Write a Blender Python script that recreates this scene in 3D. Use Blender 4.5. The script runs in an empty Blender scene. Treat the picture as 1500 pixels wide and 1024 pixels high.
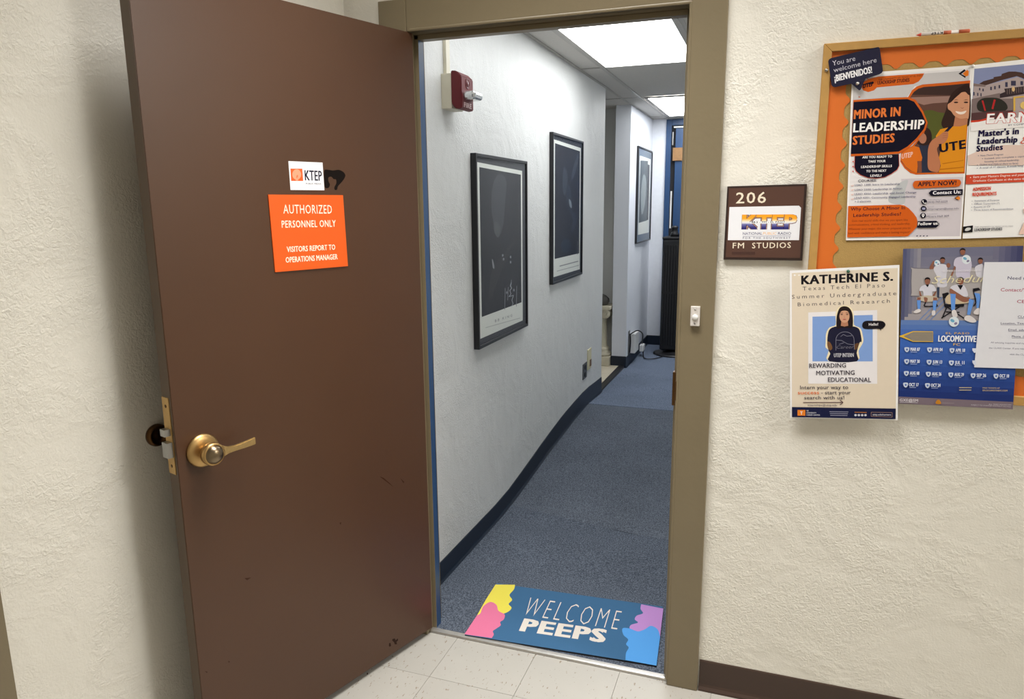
import bpy, bmesh, math, random
from mathutils import Vector, Matrix
random.seed(7)
C = bpy.context.scene.collection
sc = bpy.context.scene

# ------------------------------------------------------------------ camera
CAM = Vector((1.023461, -2.216027, 1.577117))
CR = Vector((0.941384, 0.33722, -0.008877))
CU = Vector((-0.0576, 0.186614, 0.980743))
CF = Vector((-0.332383, 0.922745, -0.1951))
FOC = 1059.4
cam = bpy.data.cameras.new('camera')
co = bpy.data.objects.new('camera', cam); C.objects.link(co)
M = Matrix((CR, CU, -CF)).transposed().to_4x4(); M.translation = CAM
co.matrix_world = M
cam.sensor_fit = 'HORIZONTAL'; cam.sensor_width = 36; cam.lens = FOC*36/1500
cam.clip_start = 0.02; cam.clip_end = 60
sc.camera = co

# ------------------------------------------------------------------ world, exposure
w = bpy.data.worlds.new('world'); sc.world = w; w.use_nodes = True
w.node_tree.nodes['Background'].inputs[0].default_value = (0.8, 0.85, 0.9, 1)
w.node_tree.nodes['Background'].inputs[1].default_value = 0.25
sc.view_settings.view_transform = 'Standard'
sc.view_settings.look = 'None'
sc.view_settings.gamma = 1
sc.view_settings.exposure = 0.0
sc.view_settings.use_curve_mapping = False
CORRIDOR_POWER = 26.5       # watts of each louvred corridor troffer (their lamps are added with the fixtures' positions here)
HALL_LIGHT = 7.0         # emission of the hall troffer diffusers
CORR_COL = (1.0, 0.985, 0.955)
HALL_COL = (0.97, 0.99, 1.0)
CEIL = 2.9
CORR_FIX = [(0.50, -0.70), (3.1, -0.75)]
for fx, fy in CORR_FIX:
    ld = bpy.data.lights.new('corridor_lamp', 'AREA'); ld.shape = 'RECTANGLE'; ld.size = 1.14; ld.size_y = .54
    ld.energy = CORRIDOR_POWER*(1.0 if fx < 2 else 2.0); ld.color = CORR_COL; ld.spread = math.radians(96 if fx < 2 else 180)
    lo = bpy.data.objects.new('corridor_lamp', ld); C.objects.link(lo); lo.location = (fx, fy, CEIL-.014)

# ------------------------------------------------------------------ materials
def lin(c):
    return tuple(((v/255)/12.92 if v/255 <= 0.04045 else ((v/255+0.055)/1.055)**2.4) for v in c)
_m = {}
def mat(name, col, rough=0.6, metal=0.0, var=0.06, scale=30, bump=0.0, bscale=200, spec=0.5, coat=0.0, emit=None, es=0):
    if name in _m: return _m[name]
    m = bpy.data.materials.new(name); m.use_nodes = True; nt = m.node_tree
    b = nt.nodes['Principled BSDF']
    b.inputs['Roughness'].default_value = rough
    b.inputs['Metallic'].default_value = metal
    b.inputs['Specular IOR Level'].default_value = spec
    b.inputs['Coat Weight'].default_value = coat
    L = lin(col)
    geo = nt.nodes.new('ShaderNodeNewGeometry')
    n = nt.nodes.new('ShaderNodeTexNoise'); n.inputs['Scale'].default_value = scale; n.inputs['Detail'].default_value = 3
    nt.links.new(geo.outputs['Position'], n.inputs['Vector'])
    mx = nt.nodes.new('ShaderNodeMix'); mx.data_type = 'RGBA'
    mx.inputs[6].default_value = tuple(v*(1-var) for v in L)+(1,)
    mx.inputs[7].default_value = tuple(min(1, v*(1+var)) for v in L)+(1,)
    nt.links.new(n.outputs['Fac'], mx.inputs[0])
    nt.links.new(mx.outputs[2], b.inputs['Base Color'])
    if bump:
        n2 = nt.nodes.new('ShaderNodeTexNoise'); n2.inputs['Scale'].default_value = bscale; n2.inputs['Detail'].default_value = 4
        nt.links.new(geo.outputs['Position'], n2.inputs['Vector'])
        bp = nt.nodes.new('ShaderNodeBump'); bp.inputs['Strength'].default_value = bump; bp.inputs['Distance'].default_value = 0.002
        nt.links.new(n2.outputs['Fac'], bp.inputs['Height']); nt.links.new(bp.outputs[0], b.inputs['Normal'])
    if emit:
        b.inputs['Emission Color'].default_value = tuple(emit)+(1,)
        b.inputs['Emission Strength'].default_value = es
    _m[name] = m; return m

def ink(c):
    c = tuple(int(v) for v in c)
    return mat('ink_%d_%d_%d' % c, c, rough=0.6, var=0.02, scale=60, spec=0.12)

def plaster(name, col, rough=0.6, strength=0.5, fine=0.3, var=0.025, spec=0.4):
    """hand-trowelled plaster: patches of lumpy relief on smoother paint"""
    m = bpy.data.materials.new(name); m.use_nodes = True; nt = m.node_tree; N = nt.nodes; K = nt.links
    b = N['Principled BSDF']; b.inputs['Roughness'].default_value = rough; b.inputs['Specular IOR Level'].default_value = spec
    geo = N.new('ShaderNodeNewGeometry')
    def noise(s, d=4, r=0.5, dist=0.0):
        n = N.new('ShaderNodeTexNoise'); n.inputs['Scale'].default_value = s; n.inputs['Detail'].default_value = d
        n.inputs['Roughness'].default_value = r; n.inputs['Distortion'].default_value = dist
        K.new(geo.outputs['Position'], n.inputs['Vector']); return n.outputs['Fac']
    def math_(op, a, b_):
        x = N.new('ShaderNodeMath'); x.operation = op
        for i, v in enumerate((a, b_)):
            if isinstance(v, (int, float)): x.inputs[i].default_value = v
            else: K.new(v, x.inputs[i])
        return x.outputs[0]
    L = lin(col)
    mx = N.new('ShaderNodeMix'); mx.data_type = 'RGBA'
    mx.inputs[6].default_value = tuple(v*(1-var) for v in L)+(1,); mx.inputs[7].default_value = tuple(min(1, v*(1+var)) for v in L)+(1,)
    K.new(noise(3.5, 5), mx.inputs[0]); K.new(mx.outputs[2], b.inputs['Base Color'])
    ramp = N.new('ShaderNodeMapRange'); ramp.inputs[1].default_value = 0.42; ramp.inputs[2].default_value = 0.62
    ramp.inputs[3].default_value = 0.08; ramp.inputs[4].default_value = 1.0
    K.new(noise(3.6, 4, 0.6, 0.8), ramp.inputs[0])
    lump = math_('MULTIPLY', noise(84, 3, 0.55, 1.2), ramp.outputs[0]); lump = math_('MULTIPLY', lump, 1.6)
    fin = math_('MULTIPLY', noise(170, 2), fine)
    big = math_('MULTIPLY', noise(9, 2), 1.4)
    h = math_('ADD', math_('ADD', lump, fin), big)
    bp = N.new('ShaderNodeBump'); bp.inputs['Strength'].default_value = strength; bp.inputs['Distance'].default_value = 0.006
    K.new(h, bp.inputs['Height']); K.new(bp.outputs[0], b.inputs['Normal'])
    return m

def carpet_mat(name, ca, cb):
    m = bpy.data.materials.new(name); m.use_nodes = True; nt = m.node_tree; N = nt.nodes; K = nt.links
    b = N['Principled BSDF']; b.inputs['Roughness'].default_value = 0.95; b.inputs['Specular IOR Level'].default_value = 0.15
    geo = N.new('ShaderNodeNewGeometry')
    n = N.new('ShaderNodeTexNoise'); n.inputs['Scale'].default_value = 170; n.inputs['Detail'].default_value = 4; n.inputs['Roughness'].default_value = .8
    K.new(geo.outputs['Position'], n.inputs['Vector'])
    n2 = N.new('ShaderNodeTexNoise'); n2.inputs['Scale'].default_value = 2.2; n2.inputs['Detail'].default_value = 4
    K.new(geo.outputs['Position'], n2.inputs['Vector'])
    r = N.new('ShaderNodeMapRange'); r.inputs[1].default_value = 0.42; r.inputs[2].default_value = 0.6
    K.new(n.outputs['Fac'], r.inputs[0])
    mx = N.new('ShaderNodeMix'); mx.data_type = 'RGBA'
    mx.inputs[6].default_value = lin(ca)+(1,); mx.inputs[7].default_value = lin(cb)+(1,)
    K.new(r.outputs[0], mx.inputs[0])
    mx2 = N.new('ShaderNodeMix'); mx2.data_type = 'RGBA'; mx2.blend_type = 'MULTIPLY'
    r2 = N.new('ShaderNodeMapRange'); r2.inputs[1].default_value = 0.3; r2.inputs[2].default_value = 0.7; r2.inputs[3].default_value = .86; r2.inputs[4].default_value = 1.1
    K.new(n2.outputs['Fac'], r2.inputs[0]); cc = N.new('ShaderNodeCombineColor')
    for i in range(3): K.new(r2.outputs[0], cc.inputs[i])
    mx2.inputs[0].default_value = 1; K.new(mx.outputs[2], mx2.inputs[6]); K.new(cc.outputs[0], mx2.inputs[7])
    K.new(mx2.outputs[2], b.inputs['Base Color'])
    bp = N.new('ShaderNodeBump'); bp.inputs['Strength'].default_value = 0.6; bp.inputs['Distance'].default_value = 0.002
    K.new(n.outputs['Fac'], bp.inputs['Height']); K.new(bp.outputs[0], b.inputs['Normal'])
    return m

def vinyl_mat(name, col):
    """vinyl composition tile: pale base with short dark streaks and scuffs"""
    m = bpy.data.materials.new(name); m.use_nodes = True; nt = m.node_tree; N = nt.nodes; K = nt.links
    b = N['Principled BSDF']; b.inputs['Roughness'].default_value = 0.32; b.inputs['Specular IOR Level'].default_value = 0.4
    geo = N.new('ShaderNodeNewGeometry')
    oi = N.new('ShaderNodeObjectInfo')
    ad = N.new('ShaderNodeVectorMath'); ad.operation = 'ADD'
    sc_ = N.new('ShaderNodeVectorMath'); sc_.operation = 'SCALE'; sc_.inputs['Scale'].default_value = 9
    cb = N.new('ShaderNodeCombineXYZ'); K.new(oi.outputs['Random'], cb.inputs[2]); K.new(cb.outputs[0], sc_.inputs[0])
    K.new(geo.outputs['Position'], ad.inputs[0]); K.new(sc_.outputs[0], ad.inputs[1])
    mp = N.new('ShaderNodeMapping'); mp.inputs['Rotation'].default_value = (0, 0, 0.5); mp.inputs['Scale'].default_value = (2.6, 1, 1)
    K.new(ad.outputs[0], mp.inputs[0])
    n = N.new('ShaderNodeTexNoise'); n.inputs['Scale'].default_value = 46; n.inputs['Detail'].default_value = 2; n.inputs['Roughness'].default_value = .6
    K.new(mp.outputs[0], n.inputs['Vector'])
    r = N.new('ShaderNodeMapRange'); r.inputs[1].default_value = 0.655; r.inputs[2].default_value = 0.69; K.new(n.outputs['Fac'], r.inputs[0])
    n3 = N.new('ShaderNodeTexNoise'); n3.inputs['Scale'].default_value = 5; n3.inputs['Detail'].default_value = 5
    K.new(ad.outputs[0], n3.inputs['Vector'])
    L = lin(col); mx0 = N.new('ShaderNodeMix'); mx0.data_type = 'RGBA'
    mx0.inputs[6].default_value = tuple(v*.9 for v in L)+(1,); mx0.inputs[7].default_value = tuple(v*1.07 for v in L)+(1,)
    K.new(n3.outputs['Fac'], mx0.inputs[0])
    mx = N.new('ShaderNodeMix'); mx.data_type = 'RGBA'; mx.inputs[7].default_value = lin((138, 124, 106))+(1,)
    K.new(mx0.outputs[2], mx.inputs[6]); K.new(r.outputs[0], mx.inputs[0]); K.new(mx.outputs[2], b.inputs['Base Color'])
    return m

# ------------------------------------------------------------------ mesh helpers
def new(): return bmesh.new()
def box(bm, lo, hi, bev=0.0, mi=0, mtx=None):
    lo, hi = Vector(lo), Vector(hi)
    r = bmesh.ops.create_cube(bm, size=1.0)
    vs = r['verts']; c = (lo+hi)/2; s = hi-lo
    for v in vs: v.co = Vector((v.co.x*s.x, v.co.y*s.y, v.co.z*s.z))+c
    fs = set(f for v in vs for f in v.link_faces)
    for f in fs: f.material_index = mi
    if bev:
        es = list(set(e for v in vs for e in v.link_edges))
        rr = bmesh.ops.bevel(bm, geom=es, offset=bev, segments=2, affect='EDGES', profile=0.5)
        vs = list(set(v for f in rr['faces'] for v in f.verts) | set(v for v in vs if v.is_valid))
        for f in rr['faces']: f.material_index = mi
    if mtx is not None:
        for v in vs: v.co = mtx @ v.co
    return vs
def prism(bm, pts, ext, mi=0):
    """closed solid from a planar outline of world points pushed along ext"""
    ext = Vector(ext)
    a = [bm.verts.new(Vector(p)) for p in pts]; b = [bm.verts.new(Vector(p)+ext) for p in pts]
    fs = [bm.faces.new(a), bm.faces.new(b[::-1])]
    n = len(a)
    for i in range(n): fs.append(bm.faces.new((a[(i+1) % n], a[i], b[i], b[(i+1) % n])))
    for f in fs: f.material_index = mi
    return a+b
def lathe(bm, prof, O, ax, seg=32, mi=0, ref=None):
    """prof: list of (distance along axis, radius)"""
    O = Vector(O); ax = Vector(ax).normalized()
    u = Vector(ref) if ref else (Vector((0, 0, 1)) if abs(ax.z) < .9 else Vector((1, 0, 0)))
    u = (u-ax*u.dot(ax)).normalized(); v = ax.cross(u)
    rings = []
    for d, r in prof:
        if r < 1e-6: rings.append([bm.verts.new(O+ax*d)])
        else: rings.append([bm.verts.new(O+ax*d+(u*math.cos(2*math.pi*k/seg)+v*math.sin(2*math.pi*k/seg))*r) for k in range(seg)])
    for a, b in zip(rings, rings[1:]):
        for k in range(seg):
            k2 = (k+1) % seg
            if len(a) == 1 and len(b) == 1: continue
            if len(a) == 1: f = bm.faces.new((a[0], b[k], b[k2]))
            elif len(b) == 1: f = bm.faces.new((a[k], b[0], a[k2]))
            else: f = bm.faces.new((a[k], b[k], b[k2], a[k2]))
            f.material_index = mi; f.smooth = True
    for rg in (rings[0], rings[-1]):
        if len(rg) > 1:
            f = bm.faces.new(rg); f.material_index = mi
def tube(bm, pts, r, seg=8, mi=0, flat=1.0):
    pts = [Vector(p) for p in pts]
    rings = []
    up = Vector((0, 0, 1))
    for i, p in enumerate(pts):
        t = (pts[min(i+1, len(pts)-1)]-pts[max(i-1, 0)]).normalized()
        a = up if abs(t.dot(up)) < .95 else Vector((1, 0, 0))
        u = (a-t*a.dot(t)).normalized(); v = t.cross(u)
        rr = r[i] if isinstance(r, (list, tuple)) else r
        rings.append([bm.verts.new(p+(u*math.cos(2*math.pi*k/seg)+v*math.sin(2*math.pi*k/seg)*flat)*rr) for k in range(seg)])
    for a, b in zip(rings, rings[1:]):
        for k in range(seg):
            f = bm.faces.new((a[k], a[(k+1) % seg], b[(k+1) % seg], b[k])); f.smooth = True; f.material_index = mi
    for rg in (rings[0], rings[-1][::-1]):
        f = bm.faces.new(rg); f.material_index = mi
def spline(pts, n=6):
    pts = [Vector(p) for p in pts]; out = []
    for i in range(len(pts)-1):
        p0 = pts[max(i-1, 0)]; p1 = pts[i]; p2 = pts[i+1]; p3 = pts[min(i+2, len(pts)-1)]
        for k in range(n):
            t = k/n
            out.append(0.5*((2*p1)+(p2-p0)*t+(2*p0-5*p1+4*p2-p3)*t*t+(3*p1-p0-3*p2+p3)*t**3))
    out.append(pts[-1]); return out

def wloc(o):
    v = Vector((0, 0, 0))
    while o: v = v+o.location; o = o.parent
    return v
def obj(name, bm, mats, parent=None, loc=None, norm=True):
    """bm is in world space; top-level meshes are re-based to the middle of their underside"""
    if norm: bmesh.ops.recalc_face_normals(bm, faces=bm.faces[:])
    if parent is None:
        if loc is None:
            xs = [v.co.x for v in bm.verts]; ys = [v.co.y for v in bm.verts]; zs = [v.co.z for v in bm.verts]
            loc = Vector(((min(xs)+max(xs))/2, (min(ys)+max(ys))/2, min(zs)))
        base = Vector(loc)
    else: base = wloc(parent); loc = Vector((0, 0, 0))
    bmesh.ops.translate(bm, verts=bm.verts[:], vec=-base)
    me = bpy.data.meshes.new(name); bm.to_mesh(me); bm.free()
    for m in (mats if isinstance(mats, (list, tuple)) else [mats]): me.materials.append(m)
    o = bpy.data.objects.new(name, me); C.objects.link(o); o.location = Vector(loc)
    if parent: o.parent = parent
    return o
def thing(name, loc, label, cat, group=None, kind=None):
    o = bpy.data.objects.new(name, None); C.objects.link(o); o.location = Vector(loc); o.empty_display_size = .05
    return tag(o, label, cat, group, kind)
def tag(o, label, cat, group=None, kind=None):
    o['label'] = label; o['category'] = cat
    if group: o['group'] = group
    if kind: o['kind'] = kind
    return o
def bx(name, lo, hi, m, parent=None, bev=0.0):
    bm = new(); box(bm, lo, hi, bev); return obj(name, bm, m, parent)

# ------------------------------------------------------------------ planes of the room (image point -> point on that real surface)
class Plane:
    def __init__(s, O, U, V):
        s.O = Vector(O); s.U = Vector(U).normalized(); s.V = Vector(V).normalized(); s.N = s.U.cross(s.V)
    def off(s, d): return Plane(s.O+s.N*d, s.U, s.V)
    def uv(s, px, py):
        d = CF+CR*((px-750)/FOC)-CU*((py-512)/FOC)
        t = (s.O-CAM).dot(s.N)/d.dot(s.N); p = CAM+d*t-s.O
        return Vector((p.dot(s.U), p.dot(s.V)))
    def w(s, uv, n=0.0): return s.O+s.U*uv[0]+s.V*uv[1]+s.N*n
    def p(s, px, py, n=0.0): return s.w(s.uv(px, py), n)
WALL = Plane((0, 0, 0), (1, 0, 0), (0, 0, 1))
H = Vector((-0.10097, 0.00435, 0)); DD = Vector((-0.301244, -0.953547, 0)); DN = Vector((0.953547, -0.301244, 0))
DOOR = Plane(H, -DD, (0, 0, 1))
HALLW = Plane((-0.235, 0, 0), (0, 1, 0), (0, 0, 1))
GROUND = Plane((0, 0, 0), (1, 0, 0), (0, 1, 0))

_txt = {}
def glyphs(s, bold, sp, cap=[None]):
    k = (s, bold, sp)
    if k in _txt: return _txt[k]
    def conv(st, b, spc):
        cu = bpy.data.curves.new('t', 'FONT'); cu.body = st; cu.offset = b; cu.space_character = spc; cu.resolution_u = 2
        o = bpy.data.objects.new('t', cu); C.objects.link(o)
        me = bpy.data.meshes.new_from_object(o)
        vs = [(v.co.x, v.co.y) for v in me.vertices]; fs = [tuple(p.vertices) for p in me.polygons]
        bpy.data.objects.remove(o); bpy.data.curves.remove(cu); bpy.data.meshes.remove(me)
        return vs, fs
    if cap[0] is None:
        v, _ = conv('H', 0, 1); cap[0] = max(y for x, y in v)
    vs, fs = conv(s, bold, sp)
    x0 = min(x for x, y in vs); x1 = max(x for x, y in vs)
    _txt[k] = ([((x-x0)/(x1-x0), y/cap[0]) for x, y in vs], fs)
    return _txt[k]

def smooth(pts, n=5):
    P = len(pts); out = []
    for i in range(P):
        p0, p1, p2, p3 = [Vector(pts[(i+j-1) % P]) for j in range(4)]
        for k in range(n):
            t = k/n
            out.append(tuple(0.5*((2*p1)+(p2-p0)*t+(2*p0-5*p1+4*p2-p3)*t*t+(3*p1-p0-3*p2+p3)*t**3)))
    return out
def ell(cx, cy, rx, ry, n=18, a=0):
    return [(cx+rx*math.cos(2*math.pi*k/n)*math.cos(a)-ry*math.sin(2*math.pi*k/n)*math.sin(a),
             cy+rx*math.cos(2*math.pi*k/n)*math.sin(a)+ry*math.sin(2*math.pi*k/n)*math.cos(a)) for k in range(n)]
def quad(x0, y0, x1, y1): return [(x0, y0), (x1, y0), (x1, y1), (x0, y1)]
def thick(p, q, w_):
    p, q = Vector(p), Vector(q); d = (q-p).normalized(); n = Vector((-d.y, d.x))*w_/2
    return [tuple(p+n), tuple(q+n), tuple(q-n), tuple(p-n)]
def lerp(a, b, t): return tuple(x+(y-x)*t for x, y in zip(a, b))

class Print:
    """flat print on a real plane: coloured shapes a few hundredths of a millimetre thick, gathered in named parts"""
    def __init__(s, plane, parent, base=0.0):
        s.pl = plane; s.parent = parent; s.base = base; s.k = 0; s.parts = {}
        s.sx = s.sy = 1; s.ox = s.oy = 0
    def view(s, ox, oy, scale): s.ox, s.oy, s.sx = ox, oy, scale   # coordinates read in an enlarged crop
    def T(s, p): return (s.ox+p[0]/s.sx, s.oy+p[1]/s.sx)
    def part(s, name):
        if name not in s.parts: s.parts[name] = (new(), [])
        return s.parts[name]
    def slot(s, mats, c):
        m = c if isinstance(c, bpy.types.Material) else ink(c)
        if m not in mats: mats.append(m)
        return mats.index(m)
    def shape(s, pts, c, part='printed_artwork'):
        bm, mats = s.part(part); mi = s.slot(mats, c); s.k += 1
        n = s.base+s.k*0.00002
        vs = [bm.verts.new(s.pl.p(*s.T(p), n)) for p in pts]
        f = bm.faces.new(vs); f.material_index = mi; f.normal_update()
        if f.normal.dot(s.pl.N) < 0: f.normal_flip()
    def line(s, p, q, w_, c, part='printed_artwork'): s.shape(thick(p, q, w_), c, part)
    def text(s, t, p0, p1, h, c, bold=0.0, sp=1.0, part='lettering', shear=0.0, serif=False):
        bm, mats = s.part(part); mi = s.slot(mats, c); s.k += 1
        n = s.base+s.k*0.00002
        A = s.pl.uv(*s.T(p0)); B = s.pl.uv(*s.T(p1)); U = (B-A); Lw = U.length; U = U/Lw; V = Vector((-U.y, U.x))
        top = s.pl.uv(*s.T(h)) if isinstance(h, tuple) else s.pl.uv(*s.T((p0[0], p0[1]-h)))
        hh = (top-A).dot(V)
        if hh < 0: hh = -hh; V = -V
        vs, fs = glyphs(t, min(bold, 0), sp*(1+max(bold, 0)*2.0))
        d = max(bold, 0)*1.25*hh
        for q, (ex, ey) in enumerate(((0, 0),) if not d else ((-1, -.5), (1, -.5), (-1, .5), (1, .5), (0, 0))):
            O_ = A+U*(ex*d)+V*((ey+.5)*d)
            vv = [bm.verts.new(s.pl.w(O_+U*(d+x*(Lw-2*d)+shear*y*hh)+V*(y*(hh-d)), n+q*2e-6)) for x, y in vs]
            for f in fs:
                try: g = bm.faces.new([vv[i] for i in f])
                except ValueError: continue
                g.material_index = mi; g.normal_update()
                if g.normal.dot(s.pl.N) < 0: g.normal_flip()
    def done(s):
        for nm, (bm, mats) in s.parts.items():
            obj(nm, bm, mats, s.parent, norm=False)

def sheet(name, plane, px, col, label, cat, th=0.0006, group=None, rough=.5, partname='paper_sheet', uvpts=None):
    """a sheet of paper or card lying on a plane: thing with its sheet part"""
    pts = [plane.p(x, y) for x, y in px] if uvpts is None else [plane.w(Vector(q)) for q in uvpts]
    c = sum(pts, Vector())/len(pts); z = min(p.z for p in pts)
    t = thing(name, (c.x, c.y, z), label, cat, group)
    bm = new(); prism(bm, pts, plane.N*th)
    obj(partname, bm, ink(col) if not isinstance(col, bpy.types.Material) else col, t)
    return t, Print(plane, t, th)

# materials
M_wall = plaster('cream_plaster', (228, 224, 213), rough=.5, strength=.42)
M_hall = plaster('white_plaster', (222, 223, 221), rough=.5, strength=.5, fine=.5, spec=.25)
M_grey = plaster('grey_white_plaster', (205, 205, 202), rough=.5, strength=.15)
M_door = mat('brown_door_paint', (76, 49, 31), rough=.36, var=.08, scale=6, bump=.12, bscale=60)
M_edge = mat('door_edge_paint', (92, 74, 56), rough=.5, var=.08, scale=14)
M_trim = mat('olive_tan_paint', (122, 110, 86), rough=.36, var=.05, scale=9, bump=.3, bscale=45)
M_blue = mat('blue_gloss_paint', (36, 68, 108), rough=.35, var=.1, scale=9)
M_navy = mat('navy_vinyl_base', (12, 27, 45), rough=.4, var=.12, scale=8)
M_base = mat('brown_vinyl_base', (62, 45, 36), rough=.4, var=.08, scale=12)
M_vct = vinyl_mat('vinyl_tile', (174, 170, 162))
M_grout = mat('tile_joint_dirt', (120, 110, 98), rough=.9)
M_black = mat('black_plastic', (14, 14, 18), rough=.4)
M_dark = mat('painted_gap_shade', (24, 24, 28), rough=.8)
M_alu = mat('worn_aluminium', (196, 192, 186), rough=.32, metal=.75, var=.15, scale=60)
M_brass = mat('brushed_brass', (190, 156, 104), rough=.38, metal=1, var=.1, scale=60)
M_brassd = mat('tarnished_brass', (96, 68, 40), rough=.35, metal=.9, var=.3, scale=60)
M_pewter = mat('worn_knob_metal', (134, 118, 96), rough=.28, metal=1, var=.15, scale=80)
M_steel = mat('steel', (170, 170, 168), rough=.3, metal=1)
M_oak = mat('oak_frame', (182, 140, 76), rough=.5, var=.14, scale=40)
M_cork = mat('cork', (172, 140, 82), rough=.9, var=.16, scale=260, bump=.5, bscale=400)
M_orange = mat('orange_border_card', (212, 106, 28), rough=.55, var=.03, scale=6)
M_tbar = mat('ceiling_grid_metal', (176, 172, 166), rough=.5)
M_panel = mat('mineral_ceiling_panel', (200, 196, 190), rough=.9, var=.08, scale=90, bump=.4, bscale=160)
M_white = mat('white_plastic', (228, 228, 226), rough=.4)
M_beige = mat('beige_metal_box', (212, 206, 186), rough=.45)
M_ped = mat('aged_plaster_stone', (206, 198, 176), rough=.8, var=.14, scale=22, bump=.4, bscale=120)

# ------------------------------------------------------------------ structure: corridor
XL, XR = -0.115, 0.770        # door opening between the frame faces
ZH = 2.122
WT = 0.085                    # wall thickness
def S(o, label, cat): return tag(o, label, cat, kind='structure')

fl = S(bx('floor', (-0.75, -3.3, -0.08), (3.8, 0.0, -0.004), M_grout), 'corridor floor of cream vinyl tiles with dark flecks', 'floor')
T = 0.3048
def tile_mesh(nm, sx, sy):
    bm = new(); box(bm, (0.0006, 0.0006, -0.0039), (sx-0.0006, sy-0.0006, 0.0), 0)
    me = bpy.data.meshes.new(nm); bm.to_mesh(me); bm.free(); me.materials.append(M_vct); return me
tm_full = tile_mesh('tile', T, T); tm_edge = tile_mesh('tile_edge', T, 0.2378)
flz = fl.location.copy()
for i in range(-2, 9):
    for j in range(0, 9):
        me = tm_edge if j == 0 else tm_full
        y = -0.2378 - j*T
        o = bpy.data.objects.new('tile', me); C.objects.link(o); o.parent = fl
        o.location = Vector((i*T, y, 0))-flz

bm = new()
box(bm, (-0.352, 0, 0), (XL-0.02, WT, 3.0)); box(bm, (XR+0.02, 0, 0), (3.8, WT, 3.0)); box(bm, (XL-0.02, 0, ZH+0.02), (XR+0.02, WT, 3.0))
S(obj('wall_front', bm, M_wall), 'cream textured plaster wall around the doorway, carrying the notice board', 'wall')
# left wall runs out at thirteen degrees from the corner beside the door
a = math.radians(13); LD = Vector((-math.sin(a), -math.cos(a), 0)); LN = Vector((math.cos(a), -math.sin(a), 0)); LA = Vector((-0.352, 0, 0))
LEFT = Plane(LA, LD*-1, (0, 0, 1))
bm = new(); prism(bm, [LA+LD*-.1, LA+LD*3.2, LA+LD*3.2-LN*.12, LA+LD*-.1-LN*.12], (0, 0, 3.0))
S(obj('wall_left', bm, M_wall), 'cream textured plaster wall behind the open brown door', 'wall')
S(bx('wall_back', (-1.1, -3.3, 0), (3.8, -3.2, 3.0), M_wall), 'cream corridor wall behind the viewer', 'wall')
S(bx('wall_right', (3.8, -3.3, 0), (3.9, 0.1, 3.0), M_wall), 'cream wall closing the corridor on the right', 'wall')
S(bx('ceiling', (-1.1, -3.3, CEIL), (3.9, WT, CEIL+.1), M_panel), 'corridor ceiling', 'ceiling')

# corridor light fixtures
def troffer(name, x0, x1, y0, y1, z, es, col, label, group=None):
    t = thing(name, ((x0+x1)/2, (y0+y1)/2, z-0.02), label, 'ceiling light', group)
    bm = new(); f = 0.03
    for lo, hi in (((x0, y0, z-.012), (x1, y0+f, z-.001)), ((x0, y1-f, z-.012), (x1, y1, z-.001)), ((x0, y0+f, z-.012), (x0+f, y1-f, z-.001)), ((x1-f, y0+f, z-.012), (x1, y1-f, z-.001))):
        box(bm, lo, hi)
    obj('frame', bm, M_tbar, t)
    m = mat('diffuser_%s_%d' % (name, int(es*10)), (240, 240, 240), rough=.5, emit=col, es=es)
    bx('diffuser', (x0+f, y0+f, z-.009), (x1-f, y1-f, z-.003), m, t)
    return t
for (fx, fy), lb in zip(CORR_FIX, ('corridor ceiling light in front of the doorway', 'corridor ceiling light to the right of the notice board')):
    troffer('corridor_light', fx-.6, fx+.6, fy-.3, fy+.3, CEIL, 1.0, CORR_COL, lb)

# brown cove base right of the door
def strip_prof(name, prof, a, b, out, m, parent=None):
    """prof (outward, z) swept from a to b"""
    a, b, out = Vector(a), Vector(b), Vector(out)
    bm = new(); prism(bm, [a+out*p[0]+Vector((0, 0, p[1])) for p in prof], b-a)
    return obj(name, bm, m, parent)
cove = [(0, 0), (0.014, 0), (0.013, 0.006), (0.007, 0.014), (0.005, 0.022), (0.004, 0.104), (0.002, 0.107), (0, 0.107)]
S(strip_prof('baseboard_front', cove, (XR+0.103, 0, 0), (3.8, 0, 0), (0, -1, 0), M_base), 'dark brown vinyl baseboard along the cream wall right of the doorway', 'baseboard')
S(strip_prof('baseboard_left', cove, LA+LD*0.02, LA+LD*1.19, LN, M_base), 'dark brown vinyl baseboard behind the open door', 'baseboard')

# left wall casing at the frame's lower-left edge
t1 = thing('trim_2', LA+LD*1.24, 'olive brown door casing at the left edge of the left wall', 'door casing', kind='structure')
bm = new(); q0 = LA+LD*1.208; prism(bm, [q0, q0+LN*.018, q0+LD*.1+LN*.018, q0+LD*.1], (0, 0, 2.2)); obj('casing_board', bm, M_trim, t1)

# door frame
tf = thing('trim_1', (0.33, 0.03, 0), 'olive tan painted wooden frame around the open doorway', 'door frame', kind='structure')
W_ = 0.0993
def fbox(name, lo, hi, m=M_trim, bev=0.002): return bx(name, lo, hi, m, tf, bev)
fbox('casing_right', (XR, -0.0196, 0), (XR+W_, 0.0, ZH+W_), bev=.003)
fbox('casing_left', (XL-W_, -0.0196, 0), (XL, 0.0, ZH+W_), bev=.003)
fbox('casing_head', (XL, -0.0196, ZH), (XR, 0.0, ZH+W_), bev=.003)
fbox('jamb_right', (XR, -0.012, 0), (XR+.02, WT+.02, ZH+.02))
fbox('jamb_left', (XL-.02, 0.0, 0), (XL, WT+.02, ZH+.02))
fbox('jamb_head', (XL, -0.012, ZH), (XR, WT+.02, ZH+.02))
fbox('bead_head', (XL+.01, -.0225, ZH-.001), (XR-.002, -.0150, ZH+.0085), bev=.003)
fbox('bead_right', (XR-.005, -.0225, 0.02), (XR+.003, -.0150, ZH+.008), bev=.003)
fbox('stop_right', (XR-.016, 0.030, 0), (XR, 0.066, ZH))
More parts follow.
